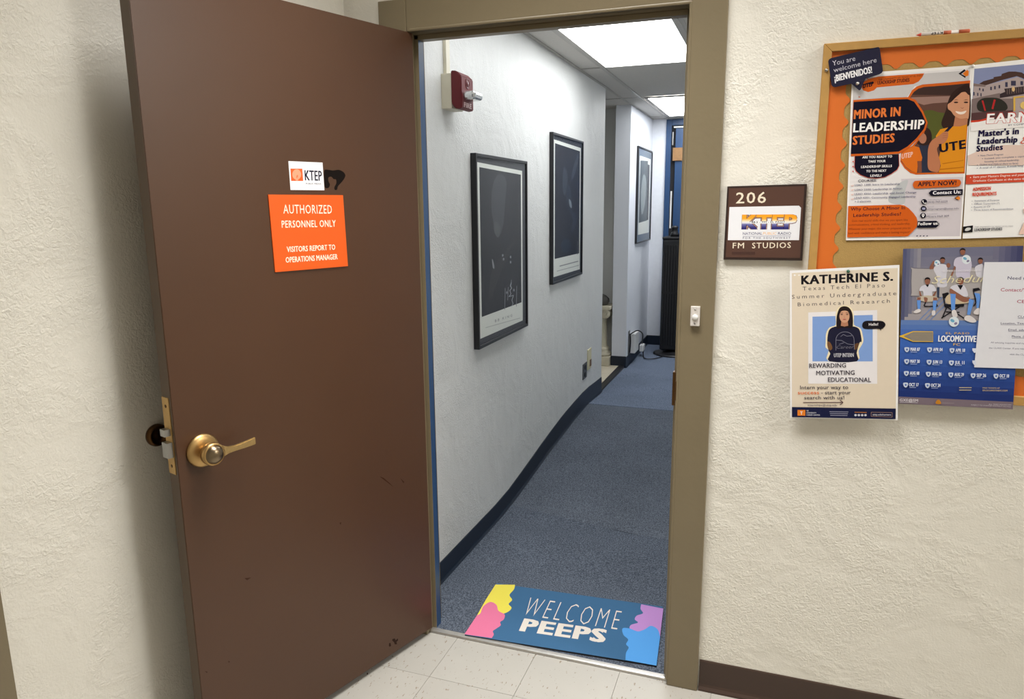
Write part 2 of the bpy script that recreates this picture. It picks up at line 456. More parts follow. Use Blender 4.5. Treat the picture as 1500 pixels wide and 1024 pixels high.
fbox('stop_head', (XL, 0.030, ZH-.016), (XR, 0.066, ZH))
bm = new(); box(bm, (XL, 0.030, 0), (XL+.016, 0.066, ZH), .001)
bmesh.ops.recalc_face_normals(bm, faces=bm.faces[:])
for f in bm.faces:
    f.material_index = 1 if (f.normal.x > .5 or f.normal.y > .5) else 0
o = obj('stop_left', bm, [M_trim, M_blue], tf); o['label'] = 'door stop, hall side painted blue'
bm = new()
for lo, hi in (((XL-.07, WT, 0), (XL, WT+.018, ZH+.07)), ((XR, WT, 0), (XR+.07, WT+.018, ZH+.07)), ((XL, WT, ZH), (XR, WT+.018, ZH+.07))): box(bm, lo, hi, .002)
o = obj('hall_casing', bm, M_blue, tf); o['label'] = 'blue painted casing on the hall side'
bm = new(); box(bm, (XR-.0175, 0.0, 0.962), (XR-.0005, 0.026, 1.068), .001); box(bm, (XR-.006, -.0235, .985), (XR-.003, .002, 1.045), .001)
o = obj('strike_plate', bm, M_brassd, tf); o['label'] = 'brass strike plate on the right jamb'

# threshold
bm = new(); prism(bm, [(XL+.001, 0.0008, 0.0), (XL+.001, 0.004, 0.006), (XL+.001, 0.012, 0.0075), (XL+.001, 0.024, 0.0075), (XL+.001, 0.0295, 0.004), (XL+.001, 0.0295, 0.0)], (XR-XL-.002, 0, 0))
S(obj('trim_3', bm, M_alu), 'worn aluminium threshold strip between vinyl tiles and carpet', 'threshold')

# ------------------------------------------------------------------ structure: hall behind the door
HX = -0.235; HR = 1.05; ZC = 2.4387
prof_z = [(0.03, 0.003), (0.6, -0.003), (1.05, -0.008), (1.3, 0.005), (1.9, 0.057), (2.5, 0.095), (2.9, 0.108), (3.35, 0.082), (4.4, 0.068), (5.6, 0.075)]
def hz(y):
    for (y0, z0), (y1, z1) in zip(prof_z, prof_z[1:]):
        if y <= y1:
            t = max(0, (y-y0)/(y1-y0)); t = t
            return z0+(z1-z0)*t
    return prof_z[-1][1]
fh = thing('floor_hall', (0.4, 2.8, 0), 'blue grey carpeted hall floor seen through the doorway', 'floor', kind='structure')
def carpet(y0, y1, m, lift=0.0, skew=0.0):
    bm = new(); n = max(2, int((y1-y0)/0.12)); rows = []
    for i in range(n+1):
        t = i/n; row = []
        for x in (HX, HX+.4, .5, HR):
            sk = skew*(x-HX)
            y = y0+(y1-y0)*t + (sk if (i == n and y1 < 5.5) else 0)
            row.append((bm.verts.new((x, y, hz(y)+lift)), bm.verts.new((x, y, -0.06))))
        rows.append(row)
    for r0, r1 in zip(rows, rows[1:]):
        for k in range(3):
            bm.faces.new((r0[k][0], r0[k+1][0], r1[k+1][0], r1[k][0])); bm.faces.new((r0[k][1], r1[k][1], r1[k+1][1], r0[k+1][1]))
    for row in (rows[0], rows[-1]):
        for k in range(3): bm.faces.new((row[k][0], row[k][1], row[k+1][1], row[k+1][0]))
    for r0, r1 in zip(rows, rows[1:]):
        bm.faces.new((r0[0][0], r1[0][0], r1[0][1], r0[0][1])); bm.faces.new((r0[3][0], r0[3][1], r1[3][1], r1[3][0]))
    for f in bm.faces: f.smooth = False
    return obj('carpet', bm, m, fh)
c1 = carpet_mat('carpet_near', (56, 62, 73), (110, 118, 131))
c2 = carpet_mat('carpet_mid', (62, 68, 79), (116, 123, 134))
c3 = carpet_mat('carpet_far', (80, 90, 108), (130, 142, 162))  # far carpet piece; light from the fixture painted in as a paler blue
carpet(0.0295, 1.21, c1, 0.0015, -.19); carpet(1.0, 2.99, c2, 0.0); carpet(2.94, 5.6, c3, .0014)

bm = new(); box(bm, (HX-.1, WT+.0, -.05), (HX, 3.41, 2.6)); box(bm, (-1.7, 3.28, -.05), (HX-.1, 3.41, 2.6))
S(obj('wall_hall_left', bm, M_hall), 'white textured hall wall with the two large framed prints', 'wall')
S(bx('wall_hall_right', (HR, WT, -.05), (HR+.1, 5.7, 2.6), M_hall), 'white hall wall on the right, behind the frame', 'wall')
bm = new(); box(bm, (-0.36, 4.40, -.05), (-0.225, 5.6, 2.6)); 
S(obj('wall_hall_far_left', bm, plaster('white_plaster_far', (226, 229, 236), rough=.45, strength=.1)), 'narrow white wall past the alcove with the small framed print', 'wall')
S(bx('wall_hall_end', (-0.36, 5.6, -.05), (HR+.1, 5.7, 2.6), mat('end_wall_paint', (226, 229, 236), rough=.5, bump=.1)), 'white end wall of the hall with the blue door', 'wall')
bm = new(); box(bm, (-1.7, 4.64, -.05), (-0.36, 4.74, 2.6)); box(bm, (-1.7, 3.41, -.05), (-1.6, 4.64, 2.6))
S(obj('wall_alcove', bm, M_grey), 'dim grey white back wall of the alcove off the hall', 'wall')

# alcove floor with pale tiles and a dark edge strip
fa = S(bx('floor_alcove', (-1.6, 3.41, -.05), (-0.2355, 4.64, 0.084), M_grout), 'cream tiled alcove floor beside the carpet', 'floor')
M_vcta = mat('alcove_tile', (206, 196, 176), rough=.4, var=.05)
bm = new(); box(bm, (0.0008, 0.0008, 0), (T-.0008, T-.0008, .004)); tma = bpy.data.meshes.new('tile_alcove'); bm.to_mesh(tma); bm.free(); tma.materials.append(M_vcta)
for i in range(4):
    for j in range(4):
        o = bpy.data.objects.new('tile', tma); C.objects.link(o); o.parent = fa
        o.location = Vector((-0.285-(i+1)*T, 3.415+j*T, 0.084))-fa.location
S(bx('trim_4', (-0.285, 3.412, 0.08), (-0.233, 4.395, 0.094), M_black, bev=.002), 'black rubber edge strip between alcove tiles and carpet', 'floor strip')

# hall baseboards follow the uneven floor
def base_run(name, pts, out, m, label, hfun):
    bm = new(); out = Vector(out); r = []
    for (x, y) in pts:
        z = hz(y)-.004; h = hfun(y); P0 = Vector((x, y, 0))
        r.append([bm.verts.new(P0+out*o_+Vector((0, 0, z+zz))) for o_, zz in ((0, 0), (.016, 0), (.013, .006), (.007, .015), (.005, .024), (.004, h-.003), (.002, h), (0, h))])
    for a_, b_ in zip(r, r[1:]):
        for k in range(8): bm.faces.new((a_[k], a_[(k+1) % 8], b_[(k+1) % 8], b_[k]))
    bm.faces.new(r[0]); bm.faces.new(r[-1][::-1])
    return S(obj(name, bm, m), label, 'baseboard')
ys = [WT+.02]+[.2*i for i in range(1, 17)]+[3.41]
base_run('baseboard_hall_left', [(HX, y) for y in ys], (1, 0, 0), M_navy, 'dark navy vinyl baseboard along the left hall wall', lambda y: (.096)+.032*min(1, max(0, (y-1.2)/1.0)))
base_run('baseboard_hall_far', [(-.225, 4.395), (-.225, 5.0), (-.225, 5.6)], (1, 0, 0), M_navy, 'navy vinyl baseboard below the small framed print', lambda y: .105)
S(bx('baseboard_column', (-.366, 4.385, .066), (-.2195, 4.40, .178), M_navy, bev=.002), 'navy vinyl baseboard on the narrow wall end beside the alcove', 'baseboard')
S(bx('baseboard_hall_end', (-.225, 5.588, .07), (-.08, 5.6, .178), M_navy, bev=.002), 'navy vinyl baseboard on the hall end wall', 'baseboard')

# hall ceiling grid, panels, lights
ch = S(bx('ceiling_hall', (-1.7, WT, ZC+.02), (HR+.1, 5.7, ZC+.1), M_panel), 'suspended hall ceiling of mineral panels in a metal grid', 'ceiling')
gx = [(-0.235, -0.215), (-0.087, -0.063), (0.535, 0.559), (HR-.02, HR)]
gy = [(WT, WT+.02), (1.365, 1.389), (2.580, 2.604), (3.985, 4.009), (5.372, 5.396), (5.58, 5.6)]
for i, (x0, x1) in enumerate(gx):
    ylim = 5.6
    bx('grid_bar', (x0, WT, ZC-.004), (x1, ylim if i else 5.6, ZC), M_tbar, ch)
for y0, y1 in gy:
    for (a0, a1) in zip(gx, gx[1:]): bx('cross_bar', (a0[1], y0, ZC-.003), (a1[0], y1, ZC), M_tbar, ch)
bx('cross_bar', (-1.6, gy[3][0], ZC-.003), (gx[0][0], gy[3][1], ZC), M_tbar, ch)
for i, (a0, a1) in enumerate(zip(gx, gx[1:])):
    for j, (b0, b1) in enumerate(zip(gy, gy[1:])):
        if i == 1 and j in (0, 1, 3): continue
        bx('ceiling_panel', (a0[1]-.004, b0[1]-.004, ZC+.0005+.001*((i+j) % 2)), (a1[0]+.004, b1[0]+.004, ZC+.012), M_panel, ch)
for (b0, b1) in ((3.42, gy[3][0]), (gy[3][1], 4.63)):
    bx('ceiling_panel', (-1.6, b0, ZC+.001), (gx[0][0], b1, ZC+.012), M_panel, ch)
troffer('hall_light', gx[1][1]-.012, gx[2][0]+.004, gy[1][1]-.004, gy[2][0]+.004, ZC+.004, HALL_LIGHT, HALL_COL, 'bright rectangular hall ceiling light above the two large framed prints')
troffer('hall_light', gx[1][1]-.012, gx[2][0]+.004, gy[0][1]-.004, gy[1][0]+.004, ZC+.004, HALL_LIGHT*.48, HALL_COL, 'added fill light right behind the door head, hidden from the doorway view')  # unseen fixture added as fill to brighten the near hall wall
troffer('hall_light', gx[1][1]+.012, gx[2][0]+.004, gy[3][1]-.004, gy[4][0]+.004, ZC+.004, HALL_LIGHT*1.7, HALL_COL, 'bright hall ceiling light at the far end before the blue door')

# blue door at the end of the hall
d2 = thing('door_2', (0.4, 5.58, .075), 'blue painted door and frame at the far end of the hall', 'door', kind='structure')
bm = new()
for lo, hi in (((-.081, 5.575, .07), (-.026, 5.6, 2.425)), ((-.026, 5.575, 2.366), (.86, 5.6, 2.425)), ((.86, 5.575, .07), (.93, 5.6, 2.425))): box(bm, lo, hi, .003)
obj('door_frame', bm, M_blue, d2)
bx('gap_shade_panel', (-.026, 5.592, .07), (.86, 5.599, 2.366), M_dark, d2)  # dark panel painted in for the shade of the door opening
bx('door_leaf', (.018, 5.560, .09), (.855, 5.592, 2.335), M_blue, d2, .003)
bx('top_track', (-.005, 5.57, 2.340), (.86, 5.592, 2.356), M_white, d2)
bx('painted_light_slit', (-.019, 5.586, 1.33), (-.004, 5.592, 1.71), M_white, d2)  # white strip painted in for light seen through the door gap
bx('closer_arm', (-.016, 5.56, 2.17), (-.004, 5.575, 2.30), M_steel, d2, .002)
wb = tag(bx('wood_block', (-.004, 5.535, 2.013), (.13, 5.559, 2.142), mat('raw_pine', (140, 104, 66), rough=.7, var=.2, scale=50), bev=.003), 'small raw wood block fixed high across the far blue door', 'wood block')

# ------------------------------------------------------------------ brown door
def dpt(s, n, z): return H+DD*s+DN*n+Vector((0, 0, z))
d1 = thing('door_1', H+Vector((0, 0, 0.023)), 'open brown painted wooden door with orange sign and brass lever', 'door', kind='structure')
bm = new()
vs = prism(bm, [dpt(.006, 0, .023), dpt(.905, 0, .023), dpt(.905, -.045, .023), dpt(.052, -.045, .023)], (0, 0, 2.098))
bmesh.ops.recalc_face_normals(bm, faces=bm.faces[:])
es = [e for e in bm.edges]
bmesh.ops.bevel(bm, geom=es, offset=.0015, segments=2, affect='EDGES')
for f in bm.faces: f.material_index = 1 if f.normal.dot(DD) > .7 else 0
obj('door_leaf', bm, [M_door, M_edge], d1)
# latch plate on the free edge
ed = Plane(dpt(.905, 0, 0), DN, (0, 0, 1))
bm = new(); prism(bm, [dpt(.9045, -.042, .908), dpt(.9045, -.010, .908), dpt(.9045, -.010, 1.111), dpt(.9045, -.042, 1.111)], DD*.0025)
lp = obj('latch_plate', bm, mat('latch_brass', (200, 164, 104), rough=.4, metal=.55, var=.12, scale=70), d1)
for z0, z1, n0, n1, l in ((1.012, 1.030, -.036, -.014, .016), (.955, .995, -.037, -.011, .014)):
    bm = new(); a_ = dpt(.907, n0, z0); prism(bm, [a_, dpt(.907, n1, z0), dpt(.907, n1, z1), dpt(.907, n0, z1)], DD*l); obj('latch_bolt', bm, M_steel, lp)
for z in (1.088, .929):
    bm = new(); lathe(bm, [(0, .0045), (.0006, .0045), (.0012, .0025)], dpt(.907, -.026, z), DD, 12); obj('screw', bm, M_brassd, lp)
# lever set
def arm(side):
    n0 = 0 if side > 0 else -.045
    sg = side
    bm = new()
    lathe(bm, [(0, .041), (.002, .0445), (.006, .0445), (.011, .040), (.014, .030), (.0155, .018)], dpt(.836, n0, .957), DN*sg, 40)
    lv = obj('lever_handle', bm, M_brass, d1)
    bm = new(); lathe(bm, [(.014, .014), (.02, .0125), (.032, .0125), (.036, .023), (.040, .0295), (.050, .0302), (.058, .0295), (.060, .0265)], dpt(.836, n0, .957), DN*sg, 32)
    obj('hub_ring', bm, M_brass, lv)
    bm = new(); lathe(bm, [(.050, .0262), (.060, .0250), (.068, .020), (.074, .011), (.0755, 0)], dpt(.836, n0, .957), DN*sg, 28)
    obj('knob_cap', bm, M_pewter, lv)
    # arm tapers out of the hub and ends square
    bm = new(); r = []
    for s_, n_, z_, hh, tt in ((.819, .052, .957, .024, .016), (.804, .052, .956, .014, .012), (.792, .052, .955, .009, .009), (.772, .052, .955, .0075, .008), (.745, .054, .957, .0085, .008), (.722, .056, .960, .0095, .007), (.714, .056, .961, .010, .006)):
        r.append([bm.verts.new(dpt(s_, n0+sg*(n_-tt), z_-hh)), bm.verts.new(dpt(s_, n0+sg*n_, z_-hh)), bm.verts.new(dpt(s_, n0+sg*n_, z_+hh)), bm.verts.new(dpt(s_, n0+sg*(n_-tt), z_+hh))])
    for p_, q_ in zip(r, r[1:]):
        for k in range(4): bm.faces.new((p_[k], p_[(k+1) % 4], q_[(k+1) % 4], q_[k]))
    bm.faces.new(r[0][::-1]); bm.faces.new(r[-1])
    bmesh.ops.bevel(bm, geom=bm.edges[:], offset=.0015, segments=2, affect='EDGES')
    obj('lever_arm', bm, mat('worn_brass', (190, 162, 112), rough=.35, metal=.9, var=.2, scale=120), lv)
arm(1); 
bm = new(); lathe(bm, [(0, .034), (.004, .036), (.008, .030), (.012, .012), (.028, .011), (.034, .022), (.045, .026), (.055, .022), (.058, 0)], dpt(.836, -.045, .957), -DN, 28)
o = obj('rear_knob', bm, M_brassd, d1); o['label'] = 'knob on the hidden side of the door'
# three hinge knuckles
for z in (.25, 1.08, 1.95):
    bm = new(); lathe(bm, [(0, .006), (.1, .006)], dpt(.008, -.016, z-.05)+Vector((0, 0, 0)), (0, 0, 1), 12); obj('hinge', bm, M_brassd, d1)
# worn patches on the door
pr = Print(DOOR, d1, 0.00005)
pr.view(380, 220, 5.387)
res = [(512, 160), (545, 155), (580, 160), (625, 155), (660, 170), (678, 195), (672, 220), (655, 245), (640, 262), (620, 285), (612, 312), (594, 312), (592, 290), (606, 262), (604, 232), (585, 228), (568, 210), (545, 215), (545, 245), (556, 270), (548, 295), (528, 300), (516, 290), (512, 240)]
pr.shape(smooth(res, 3), mat('glue_residue', (20, 14, 11), rough=.8, var=.5, scale=300, spec=.1), 'glue_residue')
pr.view(500, 860, 5)
for pts in ([(375, 380), (392, 376), (398, 390), (412, 376), (416, 390), (404, 402), (408, 418), (392, 420), (384, 402), (372, 392)], [(350, 412), (360, 408), (364, 430), (354, 438), (348, 430)], [(372, 508), (380, 506), (378, 516)], [(186, 630), (194, 626), (194, 640), (188, 642)]):
    pr.shape(pts, (44, 26, 18), 'paint_chips')
pr.view(0, 0, 1)
for pts in ([(358, 847), (368, 846), (362, 850)], [(300, 983), (304, 984), (303, 986)], [(334, 968), (337, 969), (335, 971)], [(556, 698), (562, 700), (570, 707), (577, 714), (569, 708), (561, 702)], [(586, 700), (592, 706), (591, 708)], [(497, 766), (500, 765), (499, 769)]):
    pr.shape(pts, (62, 38, 26), 'paint_chips')
pr.done()

# wall bumper behind the door
bc = LEFT.p(229, 637); bm = new()
lathe(bm, [(0, .031), (.006, .031), (.012, .029), (.016, .025), (.014, .021), (.008, .018), (.005, .012), (.007, .006), (.008, 0)], bc, LEFT.N, 32)
tag(obj('wall_bumper', bm, M_brassd), 'small round tarnished brass bumper on the wall behind the open door', 'door stop')

# ------------------------------------------------------------------ signs on the door
ts, p = sheet('door_sign', DOOR, [(392, 285), (501.5, 285.9), (508.8, 389.8), (402.3, 398.7)], mat('orange_sign_plastic', (226, 90, 12), rough=.45, var=.02), 'bright orange door sign with white warning lettering', 'sign', th=.003, partname='sign_plate')
p.view(380, 220, 5.387); Wt = (250, 236, 214)
p.text('AUTHORIZED', (185, 500), (568, 500), 70, Wt, 0.0, 1.1)
p.text('PERSONNEL ONLY', (172, 612), (598, 604), 56, Wt, .012, 1.08)
p.text('VISITORS REPORT TO', (212, 805), (594, 785), 44, Wt, .02)
p.text('OPERATIONS MANAGER', (203, 888), (613, 860), 44, Wt, .02)
p.done()
ts, p = sheet('station_sticker', DOOR, [(422.3, 236), (472.2, 238.2), (475, 278.8), (425.4, 278.3)], (236, 234, 238), 'small white sticker with an orange square on the brown door', 'sticker', th=.0008)
p.view(380, 220, 5.387)
p.shape([(243, 145), (337, 146), (344, 243), (249, 243)], (232, 98, 44))
p.shape(ell(293, 192, 35, 42), (240, 158, 124)); p.shape([(282, 222), (306, 222), (304, 240), (286, 240)], (240, 158, 124))
p.shape(smooth([(296, 196), (304, 200), (300, 214), (292, 222), (290, 206)], 3), (222, 120, 80))
p.text('KTEP', (358, 238), (494, 242), 80, (24, 26, 44), .02)
p.text('PUBLIC MEDIA', (366, 270), (486, 272), 12, (60, 60, 74), .01)
p.done()

# ------------------------------------------------------------------ room sign 206
P206 = WALL.off(.001)
pts = [(1065.8, 273.2), (1182, 269.5), (1175, 381.5), (1060, 380)]
ts, p = sheet('room_sign', P206, pts, mat('sign_edge_brown', (46, 30, 26), rough=.4), 'square dark brown room sign with number 206 right of the doorway', 'sign', th=.010, partname='sign_frame')
pl2 = P206.off(.010); p = Print(pl2, ts, 0)
bm = new(); prism(bm, [pl2.p(x, y) for x, y in [(1068, 276), (1178.5, 272.6), (1172, 378), (1063, 377)]], pl2.N*.0008); obj('sign_panel', bm, mat('sign_brown', (82, 54, 44), rough=.4, var=.04), ts); p.base = .0008
p.view(1040, 250, 6.825); Cr = (232, 220, 198)
p.text('206', (258, 328), (558, 322), 108, Cr, .012, 1.1)
p.text('FM', (226, 776), (340, 776), 55, Cr, .012, 1.15); p.text('STUDIOS', (420, 776), (808, 772), 55, Cr, .012, 1.15)
p.shape([(218, 812), (450, 812), (450, 840), (218, 840)], (74, 52, 46))
p.shape([(195, 364), (890, 350), (910, 372), (890, 695), (178, 695)], (232, 232, 236), 'paper_label')
nv = (52, 24, 62)
grad = bpy.data.materials.new('logo_gradient'); grad.use_nodes = True
nt = grad.node_tree; g = nt.nodes.new('ShaderNodeNewGeometry'); sx = nt.nodes.new('ShaderNodeSeparateXYZ'); mr = nt.nodes.new('ShaderNodeMapRange'); cr = nt.nodes.new('ShaderNodeValToRGB')
nt.links.new(g.outputs['Position'], sx.inputs[0]); nt.links.new(sx.outputs['Z'], mr.inputs[0])
zt_ = pl2.p(1125, 315).z; zb_ = pl2.p(1125, 336).z; mr.inputs[1].default_value = zb_; mr.inputs[2].default_value = zt_
nt.links.new(mr.outputs[0], cr.inputs[0]); nt.links.new(cr.outputs[0], nt.nodes['Principled BSDF'].inputs['Base Color'])
e = cr.color_ramp.elements; e[0].position = .12; e[0].color = lin((36, 30, 110))+(1,); e[1].position = .95; e[1].color = lin((244, 160, 20))+(1,)
for q_, c_ in ((.35, (110, 110, 170)), (.48, (236, 236, 240)), (.60, (248, 220, 170)), (.74, (246, 170, 40))):
    x_ = e.new(q_); x_.color = lin(c_)+(1,)
for bold, colr in ((.125, nv), (.095, (240, 190, 150)), (.078, nv), (.055, grad)):
    dx = bold*140; p.text('KTEP', (318-dx*.3, 588-bold*0), (862+dx*.3, 588), 148, colr, bold, .92, part='emblem')
p.shape([(405, 508), (756, 503), (756, 526), (405, 529)], (238, 238, 240), 'emblem')
p.text('88.5 - FM - EL PASO', (415, 524), (748, 522), 18, (20, 20, 30), .02)
p.text('NATIONAL', (328, 642), (522, 640), 26, (70, 64, 110)); p.text('PUBLIC', (530, 640), (664, 640), 26, (240, 190, 130)); p.text('RADIO', (680, 640), (810, 640), 26, (70, 64, 110))
p.line((328, 656), (808, 652), 3, (120, 116, 150)); p.text('FOR THE SOUTHWEST', (328, 682), (804, 680), 18, (90, 86, 120), 0, 1.4)
p.done()

# button on the right casing
tb = thing('door_button', (.815, -.0196, 1.22), 'small white door bell button on the tan door frame', 'button')
bx('plate', (.802, -.031, 1.220), (.829, -.0196, 1.279), mat('bell_plate', (206, 200, 194), rough=.35, var=.2, scale=200), tb, .0015)
bm = new(); lathe(bm, [(0, .0085), (.003, .0085), (.0045, .007), (.005, 0)], (.8155, -.031, 1.247), (0, -1, 0), 20); obj('push_button', bm, M_white, tb)
for z in (1.270, 1.228):
    bm = new(); lathe(bm, [(0, .003), (.0012, .002), (.0012, 0)], (.8155, -.031, z), (0, -1, 0), 10); obj('screw', bm, M_steel, tb)

# ------------------------------------------------------------------ notice board
BX0, BX1, BZ0, BZ1 = 1.118, 2.36, 1.045, 1.990
nb = thing('notice_board', ((BX0+BX1)/2, 0, BZ0), 'large cork notice board with oak frame and scalloped orange border', 'notice board')
FW = .021; FT = .022
def frame_piece(a_, b_, c_, d_):
    bm = new(); prism(bm, [Vector((x, 0, z)) for x, z in (a_, b_, c_, d_)], (0, -FT, 0))
    bmesh.ops.recalc_face_normals(bm, faces=bm.faces[:]); bmesh.ops.bevel(bm, geom=bm.edges[:], offset=.0012, segments=1, affect='EDGES')
    obj('frame_rail', bm, M_oak, nb)
i0, i1, j0, j1 = BX0+FW, BX1-FW, BZ0+FW+.004, BZ1-FW
frame_piece((BX0, BZ0), (BX0, BZ1), (i0, j1), (i0, j0)); frame_piece((BX1, BZ0), (i1, j0), (i1, j1), (BX1, BZ1))
frame_piece((BX0, BZ1), (BX1, BZ1), (i1, j1), (i0, j1)); frame_piece((BX0, BZ0), (i0, j0), (i1, j0), (BX1, BZ0))
bx('cork_panel', (i0-.003, -.012, j0-.003), (i1+.003, -.001, j1+.003), M_cork, nb)
def scallop(name, along0, along1, fixed, inward, horiz, per, phase, depth):
    """border strip: straight outer edge at fixed, wavy inner edge"""
    n = int((along1-along0)/per*10); pts = []
    for k in range(n+1):
        a_ = along0+(along1-along0)*k/n; ph = (a_-phase)/per
        dv = depth+.0065*math.cos(2*math.pi*ph)+.002*math.cos(4*math.pi*ph)
        pts.append((a_, fixed+inward*dv))
    pts += [(along1, fixed), (along0, fixed)]
    yb = -.0121 if horiz else -.0130
    bm = new(); P3 = [Vector((u_, yb, v_)) if horiz else Vector((v_, yb, u_)) for u_, v_ in pts]
    prism(bm, P3, (0, -.0008, 0)); obj(name, bm, M_orange, nb)
scallop('border_strip', i0, i1, j1, -1, True, .0565, 1.352, .0445)
scallop('border_strip', i0, i1, j0, 1, True, .0565, 1.350, .056)
scallop('border_strip', j0, j1, i0, 1, False, .056, 1.676, .0455)
scallop('border_strip', j0, j1, i1, -1, False, .056, 1.676, .0455)

PB = WALL.off(.0145)
def pin(name, pl_, px, r, m, label, h=.006):
    bm = new(); c_ = pl_.p(*px); lathe(bm, [(0, r), (h*.35, r), (h*.7, r*.75), (h, r*.35), (h, 0)], c_, pl_.N, 18)
    tag(obj(name, bm, m), label, 'push pin')

# --- minor studies poster
navy = (14, 12, 32); org = (204, 94, 28)
ts, p = sheet('studies_poster', PB, [(1248, 108), (1424.5, 95.5), (1407.8, 350), (1239, 352)], (238, 234, 232), 'orange and navy studies poster with a smiling woman in an orange shirt', 'poster')
p.shape([(1250.5, 112), (1421, 100), (1405, 346), (1242, 348)], (226, 222, 222))
p.shape([(1250.5, 115), (1421, 103), (1420, 118), (1340, 126), (1328, 143), (1249, 148)], (198, 194, 194))
p.shape([(1320, 262), (1411, 259), (1406, 346), (1330, 347)], (206, 198, 203)); p.shape(smooth([(1302, 296), (1306, 282), (1318, 268), (1330, 264), (1326, 280), (1324, 299)], 4), (188, 190, 192))
p.view(1180, 30, 4.6875)
p.shape([(440, 400), (500, 385), (815, 363), (800, 392), (775, 420), (740, 437), (600, 450), (490, 460), (470, 480), (430, 492), (395, 480), (380, 450), (400, 420)], org)
p.text('THE UNIVERSITY OF TEXAS AT EL PASO', (498, 412), (805, 382), 10, (70, 30, 24), .01); p.text('LEADERSHIP STUDIES', (494, 440), (713, 420), 24, (60, 24, 24), .03)
p.text('UTEP', (392, 468), (466, 448), 30, navy, .05, shear=.2); p.line((398, 440), (468, 428), 6, navy)
p.line((420, 396), (440, 412), 5, org)
p.shape([(1050, 365), (1090, 335), (1100, 345), (1068, 368), (1100, 385), (1095, 395)], (22, 20, 34)); p.shape([(1078, 366), (1110, 338), (1120, 350), (1118, 378), (1100, 385)], (226, 120, 30))
p.text('>', (362, 535), (376, 534), 16, org, .03)
# photograph
p.view(1320, 90, 6.03)
ph = [(610, 168), (420, 186), (190, 204), (140, 220), (95, 255), (60, 318), (110, 350), (175, 440), (225, 545), (190, 640), (100, 745), (0, 800), (-8, 885), (30, 945), (80, 985), (130, 1000), (560, 990)]
p.shape(ph, org, 'photo')
ph2 = [(604, 192), (420, 210), (200, 226), (150, 242), (112, 270), (78, 318), (125, 350), (185, 440), (235, 545), (200, 645), (110, 755), (0, 812), (0, 880), (40, 935), (90, 970), (140, 985), (552, 978)]
p.shape(ph2, (96, 66, 56), 'photo')
p.shape([(604, 192), (420, 210), (200, 226), (150, 242), (112, 270), (95, 295), (604, 300)], (62, 44, 40), 'photo')
p.shape([(84, 318), (604, 300), (604, 350), (280, 370), (200, 385), (140, 365)], (150, 118, 108), 'photo')
p.shape(smooth([(190, 450), (260, 430), (330, 450), (400, 470), (420, 600), (300, 690), (240, 660), (235, 545)], 3), (84, 88, 40), 'photo')
p.shape(smooth([(215, 590), (250, 600), (270, 650), (262, 720), (215, 745), (165, 740), (140, 715), (195, 660)], 3), (50, 32, 28), 'photo')
p.shape(ell(190, 680, 34, 46), (176, 118, 92), 'photo')
p.shape([(160, 735), (200, 745), (245, 735), (262, 800), (270, 978), (170, 984), (150, 860)], (44, 48, 66), 'photo')
p.shape([(0, 815), (60, 775), (110, 745), (160, 760), (186, 850), (180, 880), (150, 880), (140, 984), (95, 970), (40, 930), (0, 870)], (216, 110, 30), 'photo')
p.shape([(142, 880), (180, 880), (182, 980), (150, 984)], (128, 76, 56), 'photo')
p.text('UTEP', (2, 862), (100, 842), 44, (236, 190, 176), .03, shear=.2)
p.shape(smooth([(604, 218), (520, 226), (450, 280), (415, 350), (395, 430), (355, 540), (375, 590), (420, 600), (470, 580), (600, 560)], 4), (50, 32, 27), 'photo')
p.shape([(480, 470), (590, 480), (582, 560), (520, 575), (460, 575)], (182, 120, 88), 'photo')
p.shape(smooth([(602, 290), (560, 270), (510, 285), (470, 320), (440, 360), (412, 380), (414, 420), (440, 440), (470, 480), (520, 505), (575, 500), (596, 490)], 4), (204, 146, 112), 'photo')
p.shape(smooth([(604, 220), (540, 225), (500, 262), (460, 310), (440, 360), (470, 330), (515, 290), (555, 262), (604, 300)], 3), (46, 29, 25), 'photo')
p.shape(smooth([(480, 440), (530, 446), (575, 436), (556, 462), (520, 468), (494, 458)], 4), (236, 220, 208), 'photo')
for ex in (484, 572): p.shape(ell(ex, 362, 20, 7), (52, 32, 28), 'photo'); p.shape([(ex-26, 346), (ex, 336), (ex+24, 342), (ex, 341)], (52, 32, 28), 'photo')
p.shape(smooth([(522, 405), (540, 412), (556, 404), (540, 418)], 3), (160, 96, 74), 'photo')
p.shape([(582, 556), (520, 574), (455, 574), (345, 600), (305, 660), (335, 730), (345, 800), (330, 860), (350, 920), (330, 980), (552, 976)], (218, 140, 30), 'photo')
p.shape([(330, 950), (552, 930), (552, 938), (330, 962)], (188, 112, 20), 'photo'); p.shape([(360, 900), (552, 870), (550, 876), (370, 908)], (188, 112, 20), 'photo')
p.shape([(425, 572), (455, 574), (395, 640), (370, 690), (345, 660)], (24, 24, 48), 'photo')
p.shape(smooth([(412, 622), (372, 626), (335, 655), (270, 700), (240, 760), (234, 850), (240, 950), (300, 978), (330, 970), (346, 900), (325, 820), (320, 760), (385, 715), (412, 670)], 4), (184, 118, 84), 'photo')
for k in range(3): p.line((365, 640+k*18), (408, 634+k*18), 2.5, (140, 84, 60), 'photo')
p.text('UTE', (338, 808), (572, 768), 78, navy, .05, 1.05, part='lettering')
